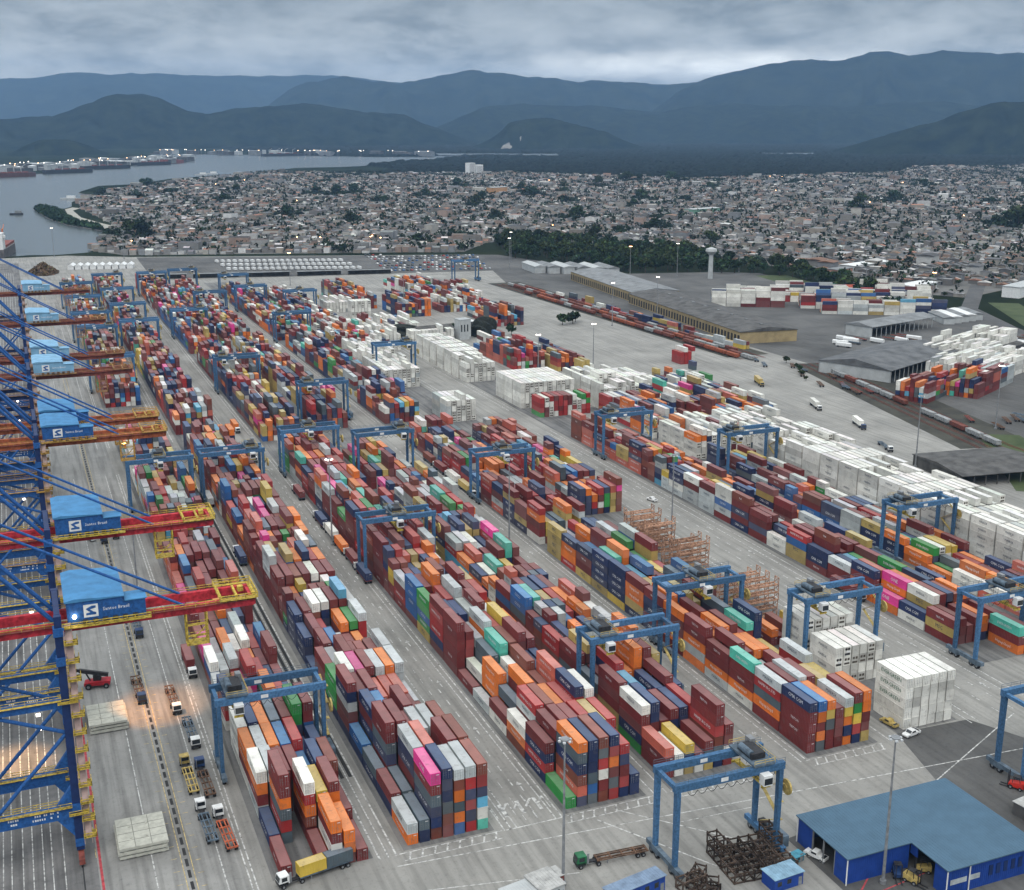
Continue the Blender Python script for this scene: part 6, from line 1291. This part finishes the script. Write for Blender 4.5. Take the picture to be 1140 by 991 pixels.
for k in range(12):
    x, y = 40+k*46+rg.uniform(-10,10), 4300+k*62+rg.uniform(0,200); root = thing('storage_tank', 'pale round storage tank in the far port behind the ships', 'tank', (x,y,0), 0, 'storage tanks of the far port'); b = MB(); b.tube((0,0,0),(0,0,16),14,20); b.build('shell', M_WALLG, root); b = MB(); b.tube((0,0,16.003),(0,0,18.5),14.2,20,0,.5); b.build('roof', M_WHITE, root)
sl = None; rl = random.Random(77)
for k in range(26):
    x, y = (rl.uniform(130,520), rl.uniform(1545,1640)) if k < 6 else (rl.uniform(300,2600), rl.uniform(1500,3400))
    if not inpoly(np.array([x]), np.array([y]), TOWN)[0]: continue
    if sl is None:
        sl = thing('street_lamp', 'lamp', 'lamp', group='lit street lamps in the town'); b = MB(); b.tube((0,0,0),(0,0,9),.12,6); b.bar((0,0,9),(1.6,0,9.3),.14); b.build('pole', M_GREY, sl); b = MB(); b.tube((1.6,0,8.6),(1.6,0,9.2),.9,8,0,.5); b.build('lamp', M_LAMPO, sl); o = sl
    else: o = copy_tree(sl)
    o.location = (x,y,.1); o.rotation_euler = (0,0,rl.uniform(0,6.28)); tag(o, 'orange lit street lamp '+('in the first street behind the vehicle park' if k < 6 else 'glowing among the houses of the far town'))
me_p = MB().tube((0,0,0),(0,0,24),.6,6).build('pole', M_GREY); pm = me_p.data; bpy.data.objects.remove(me_p)
me = bpy.data.meshes.new('lamp_globe'); bm = bmesh.new(); bmesh.ops.create_uvsphere(bm, u_segments=8, v_segments=6, radius=1.3); bm.to_mesh(me); bm.free(); me.materials.append(M_LAMPX); gl1 = me
me = gl1.copy(); me.materials.clear(); me.materials.append(mat('far_sodium', (1,.7,.4), .5, emit=(1,.62,.34,5))); gl2 = me
for k in range(74):
    if k < 34: t = rg.random(); x, y = -60+t*720+rg.uniform(-20,80), 4090+t*1120+rg.uniform(0,360)
    else: x = 720+rg.random()*1180; y = 6330-(x-720)*.72+rg.uniform(0,160)
    root = thing('port_lamp', 'lit lamp on a pole '+('among the port buildings behind the moored ships' if k < 34 else 'in the long row of lights across the bay'), 'lamp', (x,y,0), 0, 'lit lamps of the far port'); obj('pole', pm, root); obj('lamp_globe', gl1 if rg.random() < .55 else gl2, root, (0,0,24))
# boats on the river
for x, y, rz, wh in ((134,2765,R(60),'long white ferry near the head of the spit'),(26,2330,R(80),'dark small boat left of the spit'),(560,3900,R(70),'white boats moored at the far shore, left one'),(600,3955,R(70),'white boat moored at the far shore, right one')):
    root = thing('river_boat', wh, 'boat', (x-14 if x < 200 else x,y,-1.6), rz); s_ = 1.0 if x > 100 else .6; b = MB(); b.prism([(-4*s_,-18*s_),(4*s_,-18*s_),(4.4*s_,8*s_),(0,20*s_),(-4.4*s_,8*s_)], -.5, 3); b.build('hull', M_DARK if x < 100 else M_WALLG, root); b = MB(); b.box(-3.2*s_,3.2*s_,-14*s_,4*s_,3,7.5); b.build('cabin', M_WHITE if x > 100 else M_SHED, root)

# ------------------------------------------------------------------ haze: one closed box of thin air round the whole scene
b = MB(); b.box(-22000, 22000, -2600, 23000, -4.2, 1150); hz = b.build('haze', [], None); hz['kind'] = 'stuff'; tag(hz, 'thin blue evening haze lying over town, river and mountains', 'haze')
hm = bpy.data.materials.new('haze'); hm.use_nodes = True; t = hm.node_tree
for q in list(t.nodes): t.nodes.remove(q)
mo = node(t, 'ShaderNodeOutputMaterial'); pv = node(t, 'ShaderNodeVolumePrincipled'); pv.inputs['Color'].default_value = (.36,.62,1.0,1); pv.inputs['Density'].default_value = 3.9e-5; pv.inputs['Anisotropy'].default_value = 0.0
t.links.new(pv.outputs[0], mo.inputs['Volume']); hz.data.materials.append(hm)
dup = [k for k, v in USED.items() if v > 1]; print('shared labels', len(dup), dup[:6], 'long', [k for k in USED if len(k.split()) > 16][:5], 'objects', len(bpy.data.objects))
